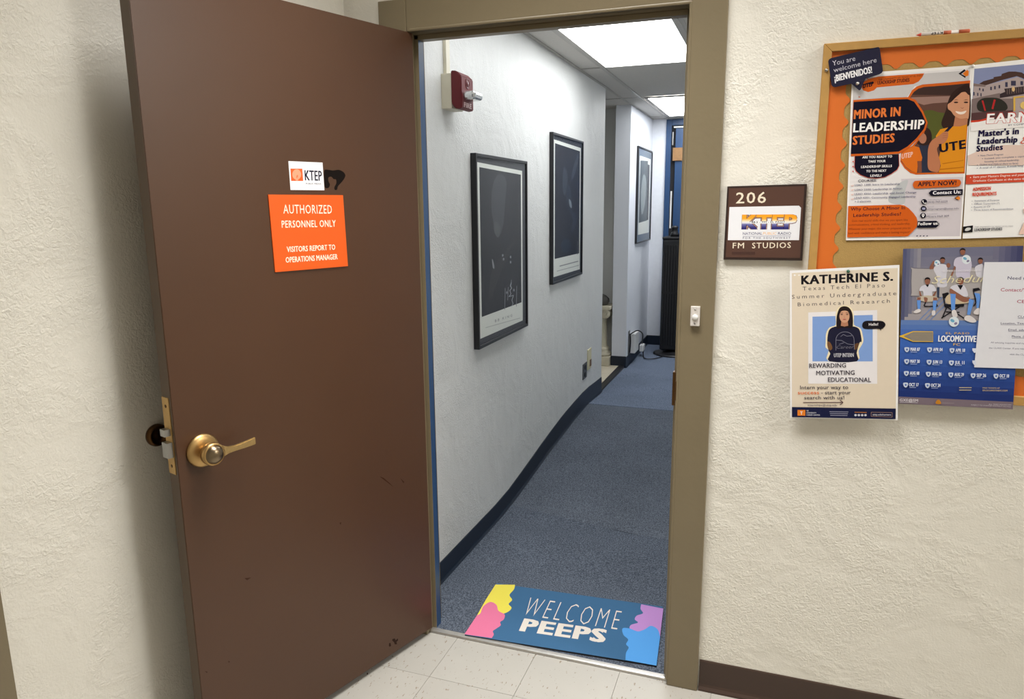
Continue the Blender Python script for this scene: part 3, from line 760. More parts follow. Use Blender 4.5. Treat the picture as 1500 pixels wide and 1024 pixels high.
# title block
p.view(1180, 30, 4.6875)
pent = [(330, 560), (560, 545), (700, 540), (745, 558), (795, 630), (826, 700), (812, 745), (760, 810), (700, 865), (640, 900), (500, 910), (310, 918)]
p.shape([(328, 547), (560, 532), (704, 527), (755, 545), (806, 622), (838, 700), (824, 752), (768, 820), (706, 878), (646, 914), (500, 924), (310, 932)], org)
p.shape(pent, navy)
p.text('MINOR IN', (330, 678), (650, 656), 62, (222, 118, 56), .035); p.text('LEADERSHIP', (325, 769), (812, 744), 62, (244, 240, 238), .035); p.text('STUDIES', (322, 855), (610, 836), 60, (222, 118, 56), .035)
p.view(1235, 215, 12.05)
us = [(208, 165), (978, 132), (985, 330), (950, 400), (850, 475), (730, 535), (590, 556), (440, 545), (310, 495), (230, 430), (203, 360)]
p.shape([(x+(x-595)*.018, y+(6 if y > 300 else 0)) for x, y in us], (196, 70, 50)); p.shape(us, navy)
wh = (240, 236, 236)
for s_, x0, y0, x1, y1 in (('ARE YOU READY TO', 338, 207, 862, 190), ('TAKE YOUR', 440, 280, 748, 272), ('LEADERSHIP SKILLS', 315, 377, 860, 358), ('TO THE NEXT', 405, 452, 762, 441), ('LEVEL?', 478, 532, 675, 526)):
    p.text(s_, (x0, y0), (x1, y1), 40, wh, .03)
p.text('COURSES:', (265, 625), (590, 612), 42, (40, 36, 60), .02)
gb = (92, 90, 120)
for s_, x0, y0, x1, y1 in (('LEAD 1300: Intro to Leadership', 205, 694, 1000, 668), ('LEAD 2300: Leadership in Action', 205, 778, 1040, 750), ('LEAD 4350: Leadership and Social Change', 200, 852, 1290, 818), ('LEAD 4351: Community Engaged Leadership', 195, 920, 1280, 892), ('+ 2 electives', 200, 984, 488, 974)):
    p.text(s_, (x0, y0), (x1, y1), 32, gb, .01)
for yy in (690, 765, 845, 925): p.line((140, yy-8), (160, yy+8), 8, (226, 170, 150)); p.line((160, yy+8), (186, yy-16), 8, (226, 170, 150))
for yy in (262, 348, 434): p.shape(ell(175, yy, 14, 12, 10), (204, 80, 70))
p.view(1235, 290, 13.64)
p.shape([(100, 162), (700, 145), (1130, 134), (1220, 150), (1310, 205), (1400, 300), (1465, 390), (1484, 460), (1470, 570), (1400, 660), (1290, 766), (700, 775), (80, 788)], (206, 92, 24))
p.text('Why Choose A Minor In', (150, 255), (1235, 226), 64, (60, 16, 34), .02); p.text('Leadership Studies?', (200, 380), (1155, 350), 66, (60, 16, 34), .02)
for s_, x0, y0, x1, y1 in (('Gain real world skills that set you apart like', 170, 478, 1290, 455), ('communications, critical thinking, and leadership.', 115, 556, 1340, 532), ('Whatever your major, this minor prepares you to', 105, 640, 1345, 618), ('lead with confidence and make a lasting impact!', 100, 724, 1325, 700)):
    p.text(s_, (x0, y0), (x1, y1), 40, (122, 48, 18), .0)
p.view(1325, 255, 10.24)
p.shape(smooth([(185, 100), (480, 88), (780, 78), (835, 100), (845, 135), (825, 170), (780, 190), (480, 203), (180, 217), (135, 195), (122, 160), (140, 118)], 3), org)
p.text('APPLY NOW!', (195, 186), (772, 162), 66, (30, 20, 36), .03)
p.shape([(358, 285), (400, 245), (440, 242), (872, 226), (868, 314), (430, 330), (395, 325)], navy); p.text('Contact Us:', (420, 308), (845, 290), 50, (238, 234, 240), .04)
p.shape([(745, 362), (800, 328), (830, 345), (832, 375), (810, 392)], (226, 130, 40)); p.line((748, 362), (800, 332), 9, navy); p.line((748, 362), (800, 388), 9, navy)
for cx, cy in ((292, 415), (284, 518), (276, 622)): p.shape(ell(cx, cy, 44, 40), navy)
p.shape(smooth([(265, 395), (285, 400), (280, 420), (300, 435), (320, 425), (318, 445), (290, 440), (268, 415)], 3), wh)
p.shape(quad(262, 502, 308, 534), (160, 160, 190)); p.shape(smooth([(276, 650), (256, 612), (276, 592), (298, 612)], 4), wh); p.shape(ell(276, 614, 9, 9, 10), navy)
for s_, x0, y0, x1, y1, hh in (('Call Number', 345, 392, 560, 384, 18), ('(915) 747-5229', 345, 438, 640, 424, 28), ('Email', 340, 498, 435, 494, 18), ('minprogram@utep.edu', 330, 538, 810, 524, 24), ('Location', 335, 606, 490, 600, 18), ('Miners Hall 309', 330, 652, 662, 640, 28)):
    p.text(s_, (x0, y0), (x1, y1), hh, (110, 104, 118) if hh > 18 else (160, 154, 164), .01 if hh > 18 else 0)
p.shape([(196, 706), (470, 700), (515, 728), (518, 760), (470, 804), (185, 806)], navy); p.text('Follow us:', (198, 770), (508, 758), 46, wh, .035)
for k in range(4): p.shape(ell(185+k*50, 928, 14, 8, 8, -.4), (60, 58, 80))
p.done()

# --- masters poster
ts, p = sheet('degree_poster', PB.off(.0001), [(1424.5, 95.5), (1630, 72.5), (1634, 342.5), (1410, 349.5)], (240, 238, 236), 'white degree poster with a building photo at the right edge of the board', 'poster')
p.view(1410, 85, 7.06)
p.shape([(122, 112), (1500, -20), (1500, 560), (85, 662)], (132, 140, 176), 'photo')
p.shape([(118, 262), (240, 280), (420, 235), (570, 195), (650, 235), (760, 300), (1000, 250), (1500, 200), (1500, 560), (85, 662)], (172, 156, 154), 'photo')
p.shape([(170, 268), (215, 240), (320, 212), (320, 198), (400, 185), (405, 165), (480, 140), (545, 140), (610, 150), (700, 210), (700, 250), (610, 205), (560, 188), (400, 230), (240, 282)], (74, 52, 46), 'photo')
p.shape([(112, 262), (236, 282), (236, 298), (112, 292)], (126, 108, 104), 'photo')
for x0, y0, x1, y1 in ((440, 250, 466, 300), (500, 236, 550, 286), (285, 298, 302, 332), (326, 290, 342, 324), (372, 280, 388, 314), (598, 240, 625, 280), (110, 352, 124, 388), (150, 360, 162, 392), (184, 364, 196, 398), (205, 318, 218, 345), (170, 310, 182, 335)):
    p.shape(quad(x0, y0, x1, y1), (60, 58, 80), 'photo')
p.shape([(95, 425), (200, 400), (385, 362), (385, 420), (520, 420), (520, 640), (85, 662)], (124, 108, 106), 'photo')
p.shape([(430, 318), (900, 260), (900, 330), (640, 372), (385, 415), (385, 372), (440, 350)], (56, 44, 48), 'photo')
for k in range(9): p.line((460+k*24, 322-k*3.4), (460+k*24, 376-k*3.4), 4, (140, 120, 110), 'photo')
p.shape(ell(524, 322, 16, 26), (214, 180, 130), 'photo')
p.shape(smooth([(150, 470), (200, 420), (290, 410), (380, 420), (450, 470), (460, 530), (380, 560), (240, 560), (160, 540)], 3), (46, 44, 38), 'photo')
p.shape([(90, 570), (240, 555), (520, 540), (520, 640), (85, 662)], (84, 56, 56), 'photo')
p.shape([(195, 440), (214, 440), (242, 545), (226, 548)], (176, 40, 40), 'photo'); p.shape([(322, 428), (342, 434), (316, 532), (298, 524)], (176, 40, 40), 'photo')
p.shape([(525, 402), (700, 386), (700, 400), (545, 415), (545, 545), (525, 548)], (214, 172, 80), 'photo'); p.shape(ell(640, 490, 45, 40), (224, 190, 110), 'photo')
p.shape([(85, 648), (185, 640), (260, 618), (260, 645), (160, 662), (85, 668)], (206, 62, 38), 'photo')
p.shape([(85, 668), (160, 662), (260, 640), (1500, 545), (1500, 640), (82, 760)], (236, 232, 230))
p.text('EARN', (238, 684), (700, 662), 112, (196, 70, 60), .055); p.text('EARN', (245, 679), (690, 658), 100, (244, 242, 242), .035)
p.text('BY COMPLETING', (470, 704), (760, 684), 18, (90, 90, 110), .01)
p.shape([(50, 1010), (180, 955), (420, 900), (600, 900), (1500, 800), (1500, 1000), (600, 1110), (60, 1110)], (222, 196, 184))
for s_, x0, y0, x1, y1, hh in (("Master's in", 160, 815, 580, 787, 66), ('Leadership', 150, 893, 565, 874, 66), ('Studies', 140, 970, 415, 950, 62)):
    p.text(s_, (x0, y0), (x1, y1), hh, (28, 20, 62), .045)
p.text('&', (592, 892), (690, 880), 80, (214, 90, 70), -.01, shear=.2)
p.view(1405, 220, 7.59); tg = (104, 104, 128)
for s_, x0, y0, x1, y1 in (('Non-Thesis Program', 235, 70, 490, 56), ('Instead, you complete a capstone', 282, 103, 780, 74), ('focusing on ethical leadership.', 278, 138, 668, 118), ('Online and Hybrid (face to face)', 225, 171, 652, 156), ('A total of 11 classes, 8-week long courses', 225, 206, 830, 178)):
    p.text(s_, (x0, y0), (x1, y1), 20, tg, .005)
for x, y in ((212, 62), (258, 95), (202, 166), (200, 200)): p.shape(ell(x, y, 5, 5, 8), tg)
p.shape([(76, 276), (1500, 215), (1500, 320), (72, 380)], (204, 76, 50))
p.text('Earn your Masters Degree and your', (155, 310), (722, 284), 23, (240, 226, 220), .012); p.text('Graduate Certificate at the same time', (150, 353), (770, 326), 23, (240, 226, 220), .012); p.shape(ell(125, 304, 6, 6, 8), (240, 226, 220))
p.text('ADMISSION', (150, 455), (350, 442), 38, (214, 76, 50), .04); p.text('REQUIREMENTS', (145, 512), (413, 500), 38, (214, 76, 50), .04)
for s_, x0, y0, x1, y1 in (('Statement of Purpose', 168, 572, 445, 563), ('Official Transcripts (*)', 165, 606, 445, 598), ('Resume or CV', 162, 640, 345, 634), ('Three letters of Recommendation', 160, 673, 598, 660)):
    p.text(s_, (x0, y0), (x1, y1), 18, tg, .005); p.shape(ell(x0-25, y0-6, 4, 4, 8), tg)
p.shape([(42, 850), (152, 836), (146, 912), (38, 918)], (18, 16, 18)); p.shape(smooth([(62, 885), (85, 862), (120, 862), (128, 878), (100, 895), (70, 898)], 4), (206, 206, 204))
p.text('THE UNIVERSITY OF TEXAS AT EL PASO', (172, 860), (598, 850), 12, (120, 116, 120)); p.text('LEADERSHIP STUDIES', (168, 900), (475, 890), 30, (50, 46, 54), .03)
p.shape([(660, 935), (720, 800), (900, 760), (900, 930)], (236, 200, 184)); p.shape([(712, 650), (900, 600), (900, 760), (716, 700)], (230, 188, 170))
p.done()

# --- soccer schedule poster
PS = WALL.off(.0228)
ts, p = sheet('schedule_poster', PS, [(1323, 364.5), (1499, 360), (1483.5, 599.5), (1315.5, 591)], (40, 66, 140), 'blue team schedule poster with players seated on chairs', 'poster')
TL, TR, BR, BL = (1323, 364.5), (1499, 360), (1483.5, 599.5), (1315.5, 591)
def vb(t0, t1, c, u0=0, u1=1, part='photo'):
    def q_(u, t): return lerp(lerp(TL, BL, t), lerp(TR, BR, t), u)
    p.shape([q_(u0, t0), q_(u1, t0), q_(u1, t1), q_(u0, t1)], c, part)
for k in range(8): vb(k*.0575, (k+1)*.0575, lerp((112, 112, 134), (156, 150, 154), k/7))
for k in range(5): vb(0, .46-.02*k, lerp((74, 78, 112), (150, 146, 152), (k+.5)/5), k*.03, (k+1)*.03); vb(0, .16-.02*k, lerp((60, 62, 100), (118, 116, 136), (k+.5)/5), 1-(k+1)*.05, 1-k*.05)
for k in range(3): vb(.46+k*.03, .46+(k+1)*.03, lerp((96, 124, 178), (72, 106, 178), k/2))
for k in range(10): vb(.55+k*.0405, .55+(k+1)*.0405, lerp((62, 102, 182), (32, 50, 112), (k/9)**1.4))
vb(.955, 1, (120, 106, 116))
p.view(1300, 350, 7.5)
p.shape(smooth([(262, 330), (300, 318), (760, 330), (1040, 320), (1040, 650), (700, 650), (300, 632), (256, 600)], 2), (110, 106, 116), 'photo')
p.shape(smooth([(268, 336), (300, 326), (760, 338), (1040, 328), (1040, 640), (700, 640), (300, 622), (266, 592)], 2), (168, 162, 162), 'photo')
for x in (0, 60, 120): p.line((350+x, 890), (600+x, 640), 9, (112, 138, 190), 'photo')
jer = (206, 204, 214); skin = (140, 92, 74); sock = (98, 146, 218); blk = (26, 24, 30); shoe = (214, 208, 208); hair = (34, 26, 26)
def head(x, y, r=26): p.shape(ell(x, y, r, r*1.3), skin, 'photo'); p.shape(smooth([(x-r, y-4), (x-r*.9, y-r), (x, y-r*1.4), (x+r*.9, y-r), (x+r, y-4), (x+r*.6, y-r*.6), (x-r*.6, y-r*.6)], 3), hair, 'photo')
def ball(x, y, r): p.shape(ell(x, y, r, r), (214, 222, 228), 'photo'); p.shape(ell(x-r*.3, y-r*.2, r*.45, r*.3, 10, .5), (110, 170, 200), 'photo'); p.shape(ell(x+r*.35, y+r*.35, r*.35, r*.25, 10, -.4), (130, 120, 150), 'photo')
# standing three
p.shape([(500, 240), (530, 250), (500, 290), (530, 330), (465, 335), (462, 310)], skin, 'photo'); p.shape(smooth([(545, 285), (600, 275), (650, 290), (655, 330), (645, 420), (650, 520), (550, 520), (545, 420), (505, 330)], 3), jer, 'photo'); head(605, 235); ball(545, 265, 33); p.shape(ell(668, 290, 22, 26), skin, 'photo')
p.shape([(735, 300), (755, 300), (710, 410), (690, 405)], skin, 'photo'); p.shape(smooth([(745, 215), (820, 195), (900, 205), (925, 290), (905, 380), (900, 430), (760, 420), (750, 310), (725, 290)], 3), (196, 190, 208), 'photo'); head(825, 140, 29); ball(865, 225, 50)
p.shape([(965, 370), (1050, 375), (1050, 405), (965, 400)], skin, 'photo'); p.shape(smooth([(960, 310), (1010, 280), (1050, 285), (1050, 420), (980, 410), (965, 370)], 3), jer, 'photo'); head(1020, 240)
# chairs
for a_, b_ in (((605, 600), (635, 750)), ((665, 590), (660, 700)), ((600, 870), (650, 750)), ((620, 730), (840, 730)), ((650, 745), (840, 870)), ((790, 745), (590, 870)), ((640, 800), (790, 805)), ((400, 740), (540, 740)), ((400, 735), (420, 690)), ((550, 740), (520, 690)), ((940, 560), (970, 700)), ((970, 700), (945, 740))):
    p.line(a_, b_, 12, blk, 'photo')
p.shape([(605, 600), (660, 585), (665, 640), (615, 655)], blk, 'photo'); p.shape([(935, 545), (1000, 535), (1020, 560), (945, 580)], blk, 'photo'); p.shape([(620, 715), (840, 715), (835, 745), (625, 750)], blk, 'photo')
p.shape([(540, 530), (570, 530), (565, 640), (545, 640)], (54, 62, 84), 'photo')
# seated left
p.shape(smooth([(355, 560), (380, 640), (420, 680), (480, 640), (535, 560), (520, 620), (450, 680), (400, 690), (350, 610)], 2), skin, 'photo')
p.shape(smooth([(370, 520), (430, 500), (500, 505), (535, 570), (490, 580), (485, 640), (400, 640), (390, 575), (348, 570)], 3), jer, 'photo'); p.shape(smooth([(330, 640), (440, 620), (545, 640), (535, 675), (440, 690), (335, 670)], 3), (190, 178, 160), 'photo')
p.shape([(325, 640), (365, 640), (360, 690), (325, 690)], skin, 'photo'); p.shape([(500, 640), (545, 645), (540, 690), (500, 690)], skin, 'photo'); p.shape(smooth([(400, 640), (440, 650), (430, 690), (405, 680)], 3), skin, 'photo')
p.shape([(322, 672), (365, 672), (358, 768), (330, 768)], sock, 'photo'); p.shape([(498, 675), (542, 675), (525, 790), (498, 788)], sock, 'photo')
p.shape(smooth([(285, 800), (330, 770), (362, 775), (358, 800), (310, 815)], 3), shoe, 'photo'); p.shape(smooth([(490, 790), (520, 785), (522, 830), (495, 842), (485, 825)], 3), shoe, 'photo'); head(438, 462, 30); p.shape([(415, 500), (455, 500), (440, 530)], blk, 'photo')
# seated centre
p.shape(smooth([(640, 640), (700, 600), (820, 640), (900, 650), (890, 700), (700, 716), (640, 700)], 3), (196, 178, 150), 'photo')
p.shape(smooth([(700, 520), (760, 500), (840, 510), (885, 620), (830, 630), (760, 590), (690, 560)], 3), jer, 'photo')
p.shape(smooth([(690, 545), (720, 560), (850, 640), (900, 640), (890, 680), (820, 690), (690, 600)], 3), skin, 'photo')
p.shape([(688, 600), (748, 605), (738, 780), (700, 782)], sock, 'photo'); p.shape([(895, 655), (950, 675), (905, 835), (872, 830)], sock, 'photo')
p.shape(smooth([(705, 790), (745, 780), (768, 850), (715, 850)], 3), shoe, 'photo'); p.shape(smooth([(850, 850), (905, 840), (975, 900), (930, 918), (850, 890)], 3), shoe, 'photo'); head(802, 462, 32); p.shape([(765, 505), (830, 505), (800, 560)], blk, 'photo')
p.shape([(950, 590), (1010, 600), (1020, 640), (1000, 760), (975, 760), (975, 660)], sock, 'photo'); p.shape(smooth([(945, 800), (985, 760), (1010, 765), (1005, 825), (955, 825)], 3), shoe, 'photo')
ball(728, 908, 56)
p.text('EL PASO LOCOMOTIVE FC', (606, 362), (1040, 354), 18, (226, 222, 226), .01)
p.text('Schedule', (480, 490), (1120, 470), 80, (232, 222, 180), -.012, shear=.45)
p.view(1300, 470, 7.315); gold = (216, 176, 60)
p.shape([(120, 163), (270, 108), (487, 110), (487, 224), (270, 222)], gold); p.shape([(172, 163), (275, 118), (484, 118), (484, 216), (275, 214)], (132, 126, 120))
for k in range(5): p.line((230+abs(2-k)*14, 130+k*17), (484, 130+k*17), 3, (176, 156, 110))
p.text('EL PASO', (622, 140), (875, 142), 20, gold, .02, 1.1); p.text('LOCOMOTIVE', (540, 220), (948, 225), 66, (236, 238, 242), .03); p.text('FC', (702, 263), (775, 265), 26, gold, .02)
wt = (214, 220, 236)
for s_, x, y in (('MAR 07', 242, 320), ('APR 04', 485, 322), ('APR 18', 725, 330), ('MAY 30', 240, 448), ('JUN 13', 480, 455), ('JUL 11', 718, 462), ('AUG 08', 236, 575), ('AUG 26', 472, 583), ('AUG 29', 712, 590), ('SEP 26', 950, 598), ('OCT 10', 1195, 604), ('OCT 17', 228, 698), ('OCT 24', 462, 704)):
    p.text(s_, (x, y), (x+103, y+2), 36, wt, .035); p.line((x+5, y+12), (x+75, y+13), 7, (150, 164, 204)); p.shape(smooth([(x-62, y-34), (x-34, y-40), (x-10, y-34), (x-14, y-4), (x-34, y+14), (x-56, y-2)], 3), (196, 206, 226)); p.shape(ell(x-35, y-15, 10, 12, 8), (80, 104, 168))
for x, y in ((915, 315), (915, 445)): p.shape([(x-10, y-24), (x+30, y-24), (x+30, y+20), (x+10, y+26), (x-8, y)], wt)
for y, x0, x1 in ((712, 765, 898), (738, 765, 895)): p.line((x0, y), (x1, y), 9, (182, 168, 140))
for s_, x0, y0, x1, hh in (('FIND TICKETS AT', 1016, 722, 1200, 14), ('EPLOCOMOTIVEFC.COM', 1016, 750, 1280, 16)): p.text(s_, (x0, y0), (x1, y0+3), hh, (196, 176, 130), .02)
p.text('GXE@SM', (128, 858), (325, 864), 28, (206, 200, 204), .03); p.line((128, 868), (322, 874), 5, (190, 184, 190)); p.shape(smooth([(512, 880), (525, 850), (545, 840), (562, 855), (572, 882), (545, 890)], 3), (196, 130, 40)); p.line((580, 875), (712, 880), 4, (150, 138, 140))
p.text('ALL TIMES MOUNTAIN', (1080, 896), (1320, 902), 12, (190, 184, 190)); p.text('SUBJECT TO CHANGE WITHOUT NOTICE', (892, 902), (1316, 922), 12, (190, 184, 190))
p.done()

# --- white notice in front
PN = WALL.off(.0258)
ts, p = sheet('advising_notice', PN, [(1442, 384), (1673, 383), (1676, 545), (1427, 538)], (222, 222, 228), 'plain white letter notice with red and blue text over the schedule poster', 'notice')
p.view(1420, 380, 6.2)
for s_, x0, y0, x1, y1, hh, c_ in (('Need to', 345, 182, 535, 186, 28, (60, 56, 96)), ('Contact/V', 282, 290, 520, 293, 30, (168, 60, 90)), ('CE', 430, 395, 500, 397, 28, (168, 60, 90)), ('CLA', 438, 530, 510, 531, 20, (96, 92, 120)), ('Location, Texas', 283, 588, 520, 590, 18, (96, 92, 120)), ('Email. advis', 352, 648, 520, 650, 18, (96, 92, 120)), ('Phone. (91', 384, 708, 520, 710, 18, (96, 92, 120)), ('All advising inquiries and requ', 192, 760, 520, 770, 14, (128, 126, 150)), ('the CLASS Center. If you need', 175, 810, 510, 818, 14, (128, 126, 150)), ('visit the CLA', 365, 868, 512, 872, 14, (128, 126, 150))):
    p.text(s_, (x0, y0), (x1, y1), hh, c_, .012 if hh > 17 else 0)
for x0, y0, x1 in ((438, 536, 510), (283, 594, 520), (352, 654, 520), (384, 714, 520)): p.line((x0, y0), (x1, y0+1), 2.5, (110, 106, 130))
p.done()

# --- student poster hanging below the frame corner
PK = WALL.off(.0262)
ts, p = sheet('student_poster', PK, [(1157, 396.5), (1317.5, 388), (1315, 615.5), (1157.5, 612)], (238, 236, 236), 'beige internship poster with a long-haired woman, pinned below the sign', 'poster')
be = (222, 208, 188)
p.shape([(1159.8, 400), (1315, 392.5), (1312, 612.5), (1160, 609.5)], be)
dk = (26, 22, 28); dg = (66, 58, 70)
p.view(1140, 380, 7.88)
p.shape(ell(190, 182, 12, 10, 10), wh); p.shape(ell(240, 182, 9, 8, 10), wh)
p.text('KATHERINE S.', (265, 290), (1325, 246), 102, dk, .045)
p.text('Texas Tech El Paso', (282, 360), (1232, 320), 44, dg, -.004, 1.45); p.text('Summer Undergraduate', (158, 455), (1362, 412), 44, dg, -.004, 1.45); p.text('Biomedical Research', (225, 541), (1288, 500), 42, dg, -.004, 1.45)
p.shape([(346, 612), (1142, 584), (1142, 1436), (346, 1434)], (232, 228, 230)); p.shape([(395, 661), (1090, 640), (1090, 1177), (395, 1177)], (128, 160, 216))
body = [(765, 538), (700, 560), (665, 640), (668, 760), (600, 790), (562, 860), (558, 960), (556, 1020), (590, 1060), (585, 1177), (905, 1177), (920, 1060), (970, 960), (965, 880), (940, 800), (870, 760), (868, 640), (835, 560)]
p.shape(smooth([(x+(x-765)*.05, y-6) for x, y in body], 3)[:], (236, 222, 186))
p.shape([(395, 1178), (1090, 1178), (1090, 1190), (395, 1190)], (232, 228, 230))
p.shape(smooth([(690, 770), (600, 800), (572, 870), (566, 960), (580, 1050), (600, 1090), (590, 1177), (905, 1177), (905, 1080), (940, 960), (962, 950), (955, 880), (930, 800), (850, 770)], 3), (30, 30, 52))
p.shape(smooth([(566, 950), (600, 960), (625, 1020), (600, 1050), (572, 1020)], 3), (116, 80, 50)); p.shape(smooth([(880, 980), (930, 965), (925, 1000), (900, 1040), (875, 1030)], 3), (96, 66, 44))
p.shape(smooth([(765, 540), (710, 560), (678, 640), (670, 740), (680, 800), (730, 790), (800, 790), (850, 790), (862, 740), (856, 630), (820, 560)], 4), (36, 26, 26))
p.shape([(730, 700), (800, 700), (808, 765), (765, 775), (722, 765)], (178, 124, 96)); p.shape(smooth([(765, 590), (722, 605), (706, 660), (725, 710), (765, 730), (805, 710), (822, 660), (808, 605)], 4), (206, 156, 126))
for ex in (732, 796): p.shape(ell(ex, 636, 15, 5), (60, 38, 34)); p.line((ex-18, 618), (ex+16, 618), 5, (70, 46, 40))
p.shape(ell(765, 692, 20, 6), (168, 76, 76)); p.line((765, 645), (760, 670), 3, (176, 124, 98)); p.line((760, 670), (772, 672), 4, (166, 112, 90))
for k in range(12):
    a0 = math.pi+math.pi*k/12; a1 = math.pi+math.pi*(k+1)/12
    p.line((770+105*math.cos(a0), 930+95*math.sin(a0)), (770+105*math.cos(a1), 930+95*math.sin(a1)), 5, (130, 130, 150))
for a_, b_ in (((665, 930), (665, 1050)), ((875, 930), (878, 1040)), ((668, 930), (730, 935)), ((730, 935), (800, 975)), ((800, 975), (870, 985)), ((720, 890), (750, 866)), ((750, 866), (790, 885)), ((790, 885), (850, 880)), ((700, 980), (760, 960))): p.line(a_, b_, 5, (130, 130, 150))
p.text('Career', (668, 1030), (868, 1026), 36, (110, 108, 124), 0, shear=.3); p.text('UTEP INTERN', (642, 1128), (872, 1124), 44, (196, 196, 204), .02)
p.shape(smooth([(1000, 712), (1100, 708), (1200, 712), (1238, 752), (1205, 798), (1190, 802), (1180, 826), (1162, 802), (1000, 800), (968, 756)], 4), dk); p.text('Hello!', (1045, 765), (1152, 762), 30, wh, .02)
for s_, x0, y0, x1, y1 in (('REWARDING', 357, 1252, 782, 1246), ('MOTIVATING', 438, 1335, 882, 1330), ('EDUCATIONAL', 573, 1412, 1070, 1414)): p.text(s_, (x0, y0), (x1, y1), 50, dg, .015)
p.text('Intern your way to', (252, 1497), (808, 1495), 42, dg, .008); p.text('success', (226, 1556), (472, 1555), 40, (222, 112, 56), .012); p.text('- start your', (496, 1556), (836, 1554), 40, dg, .008); p.text('search with us!', (300, 1614), (762, 1613), 40, dg, .008)
p.line((288, 1650), (748, 1650), 8, (80, 50, 56)); p.line((712, 1622), (748, 1650), 8, (80, 50, 56)); p.line((712, 1678), (748, 1650), 8, (80, 50, 56))
p.text('internships@utep.edu', (342, 1690), (678, 1690), 20, dg, .005)
p.shape([(158, 1702), (1356, 1720), (1354, 1842), (158, 1818)], (24, 28, 62)); p.shape(quad(222, 1736, 312, 1802), (228, 128, 40)); p.text('T', (254, 1790), (282, 1790), 36, wh, .03)
for k, s_ in enumerate(('THE', 'UNIVERSITY', 'CAREER CENTER')): p.text(s_, (324, 1752+k*24), ((350, 440, 482)[k], 1753+k*25), 15, (200, 200, 212), .02)
for k in range(3): p.line((590+k*5, 1756+k*21), (808-k*5, 1759+k*21), 7, (150, 150, 172))
p.line((880, 1762), (1020, 1765), 7, (190, 120, 60))
for k in range(4): p.shape(ell(892+k*38, 1796, 15, 13, 12), (200, 200, 210))
for a_, b_ in (((1072, 1762), (1314, 1766)), ((1314, 1766), (1314, 1818)), ((1314, 1818), (1072, 1810)), ((1072, 1810), (1072, 1762))): p.line(a_, b_, 5, (150, 120, 110))
p.text('utep.edu/careers', (1090, 1798), (1300, 1800), 20, (206, 206, 214), .02)
p.done()
pin('push_pin', PK.off(.0006), (1242.5, 397.5), .0045, mat('green_pin', (30, 84, 60), rough=.3), 'green push pin holding the beige internship poster', .009)

# --- welcome speech bubble card
PW = WALL.off(.0232)
bub = [(1213.2, 90), (1214.5, 87), (1218, 85), (1284, 69.5), (1287, 69), (1288.8, 72), (1293.3, 104), (1291.5, 107), (1288, 109), (1267.5, 115.5), (1260.5, 131.5), (1258.5, 132.5), (1247.2, 122.6), (1224, 127.6), (1220, 127), (1218, 124.5)]
ts, p = sheet('welcome_card', PW, bub, mat('navy_card', (16, 16, 48), rough=.4), 'dark navy speech bubble card with white welcome text at the board corner', 'card', th=.0015, partname='card_sheet')
p.view(1180, 30, 4.6875)
p.text('You are', (186, 312), (342, 276), 34, (206, 204, 214), -.005); p.text('welcome here', (194, 358), (488, 286), 33, (206, 204, 214), -.005); p.text('¡BIENVENIDOS!', (200, 422), (458, 360), 46, (240, 238, 240), .03)
p.done()
pin('thumb_tack', WALL.off(.022), (1210.5, 103), .0045, M_steel, 'silver tack on the oak frame beside the navy card', .005)
pin('thumb_tack', PW.off(.0015), (1256, 122.5), .0045, M_alu, 'silver tack through the tip of the navy card', .005)
pin('thumb_tack', PB.off(.0007), (1425, 97), .004, M_white, 'pale tack where the two upper posters meet', .005)

# --- pencil lying on top of the board
tp = thing('pencil', (1.39, -.008, BZ1), 'short white and orange printed pencil lying on the board frame', 'pencil')
zz = BZ1+.0052; yy = -.0125; pr_ = .005
bm = new(); lathe(bm, [(0, pr_), (.084, pr_)], (1.346, yy, zz), (1, 0, 0), 6, ref=(0, 0, 1)); obj('shaft', bm, mat('pencil_white', (224, 216, 210), rough=.4), tp)
bm = new(); lathe(bm, [(0, .0002), (.011, pr_)], (1.335, yy, zz), (1, 0, 0), 12); obj('tip', bm, mat('pencil_red', (206, 62, 44), rough=.5), tp)
bm = new(); lathe(bm, [(0, pr_*1.04), (.022, pr_*1.04), (.024, pr_*.8)], (1.43, yy, zz), (1, 0, 0), 12); obj('eraser', bm, mat('pencil_orange', (196, 98, 62), rough=.6), tp)
bm = new(); lathe(bm, [(0, pr_*1.05), (.017, pr_*1.05)], (1.396, yy, zz), (1, 0, 0), 6, ref=(0, 0, 1)); obj('orange_band', bm, mat('pencil_orange', (196, 98, 62)), tp)
PP = Plane((1.3, yy-pr_*.87-.00005, zz-.0025), (-1, 0, 0), (0, 0, -1)); 
vs, fs = glyphs('KTEP', .03, 1.3); bm = new()
vv = [bm.verts.new((1.394-x*.026, yy-pr_*.92, zz+.0026-y*.0050)) for x, y in vs]
for f in fs: bm.faces.new([vv[i] for i in f])
obj('lettering', bm, ink((26, 22, 26)), tp, norm=False)

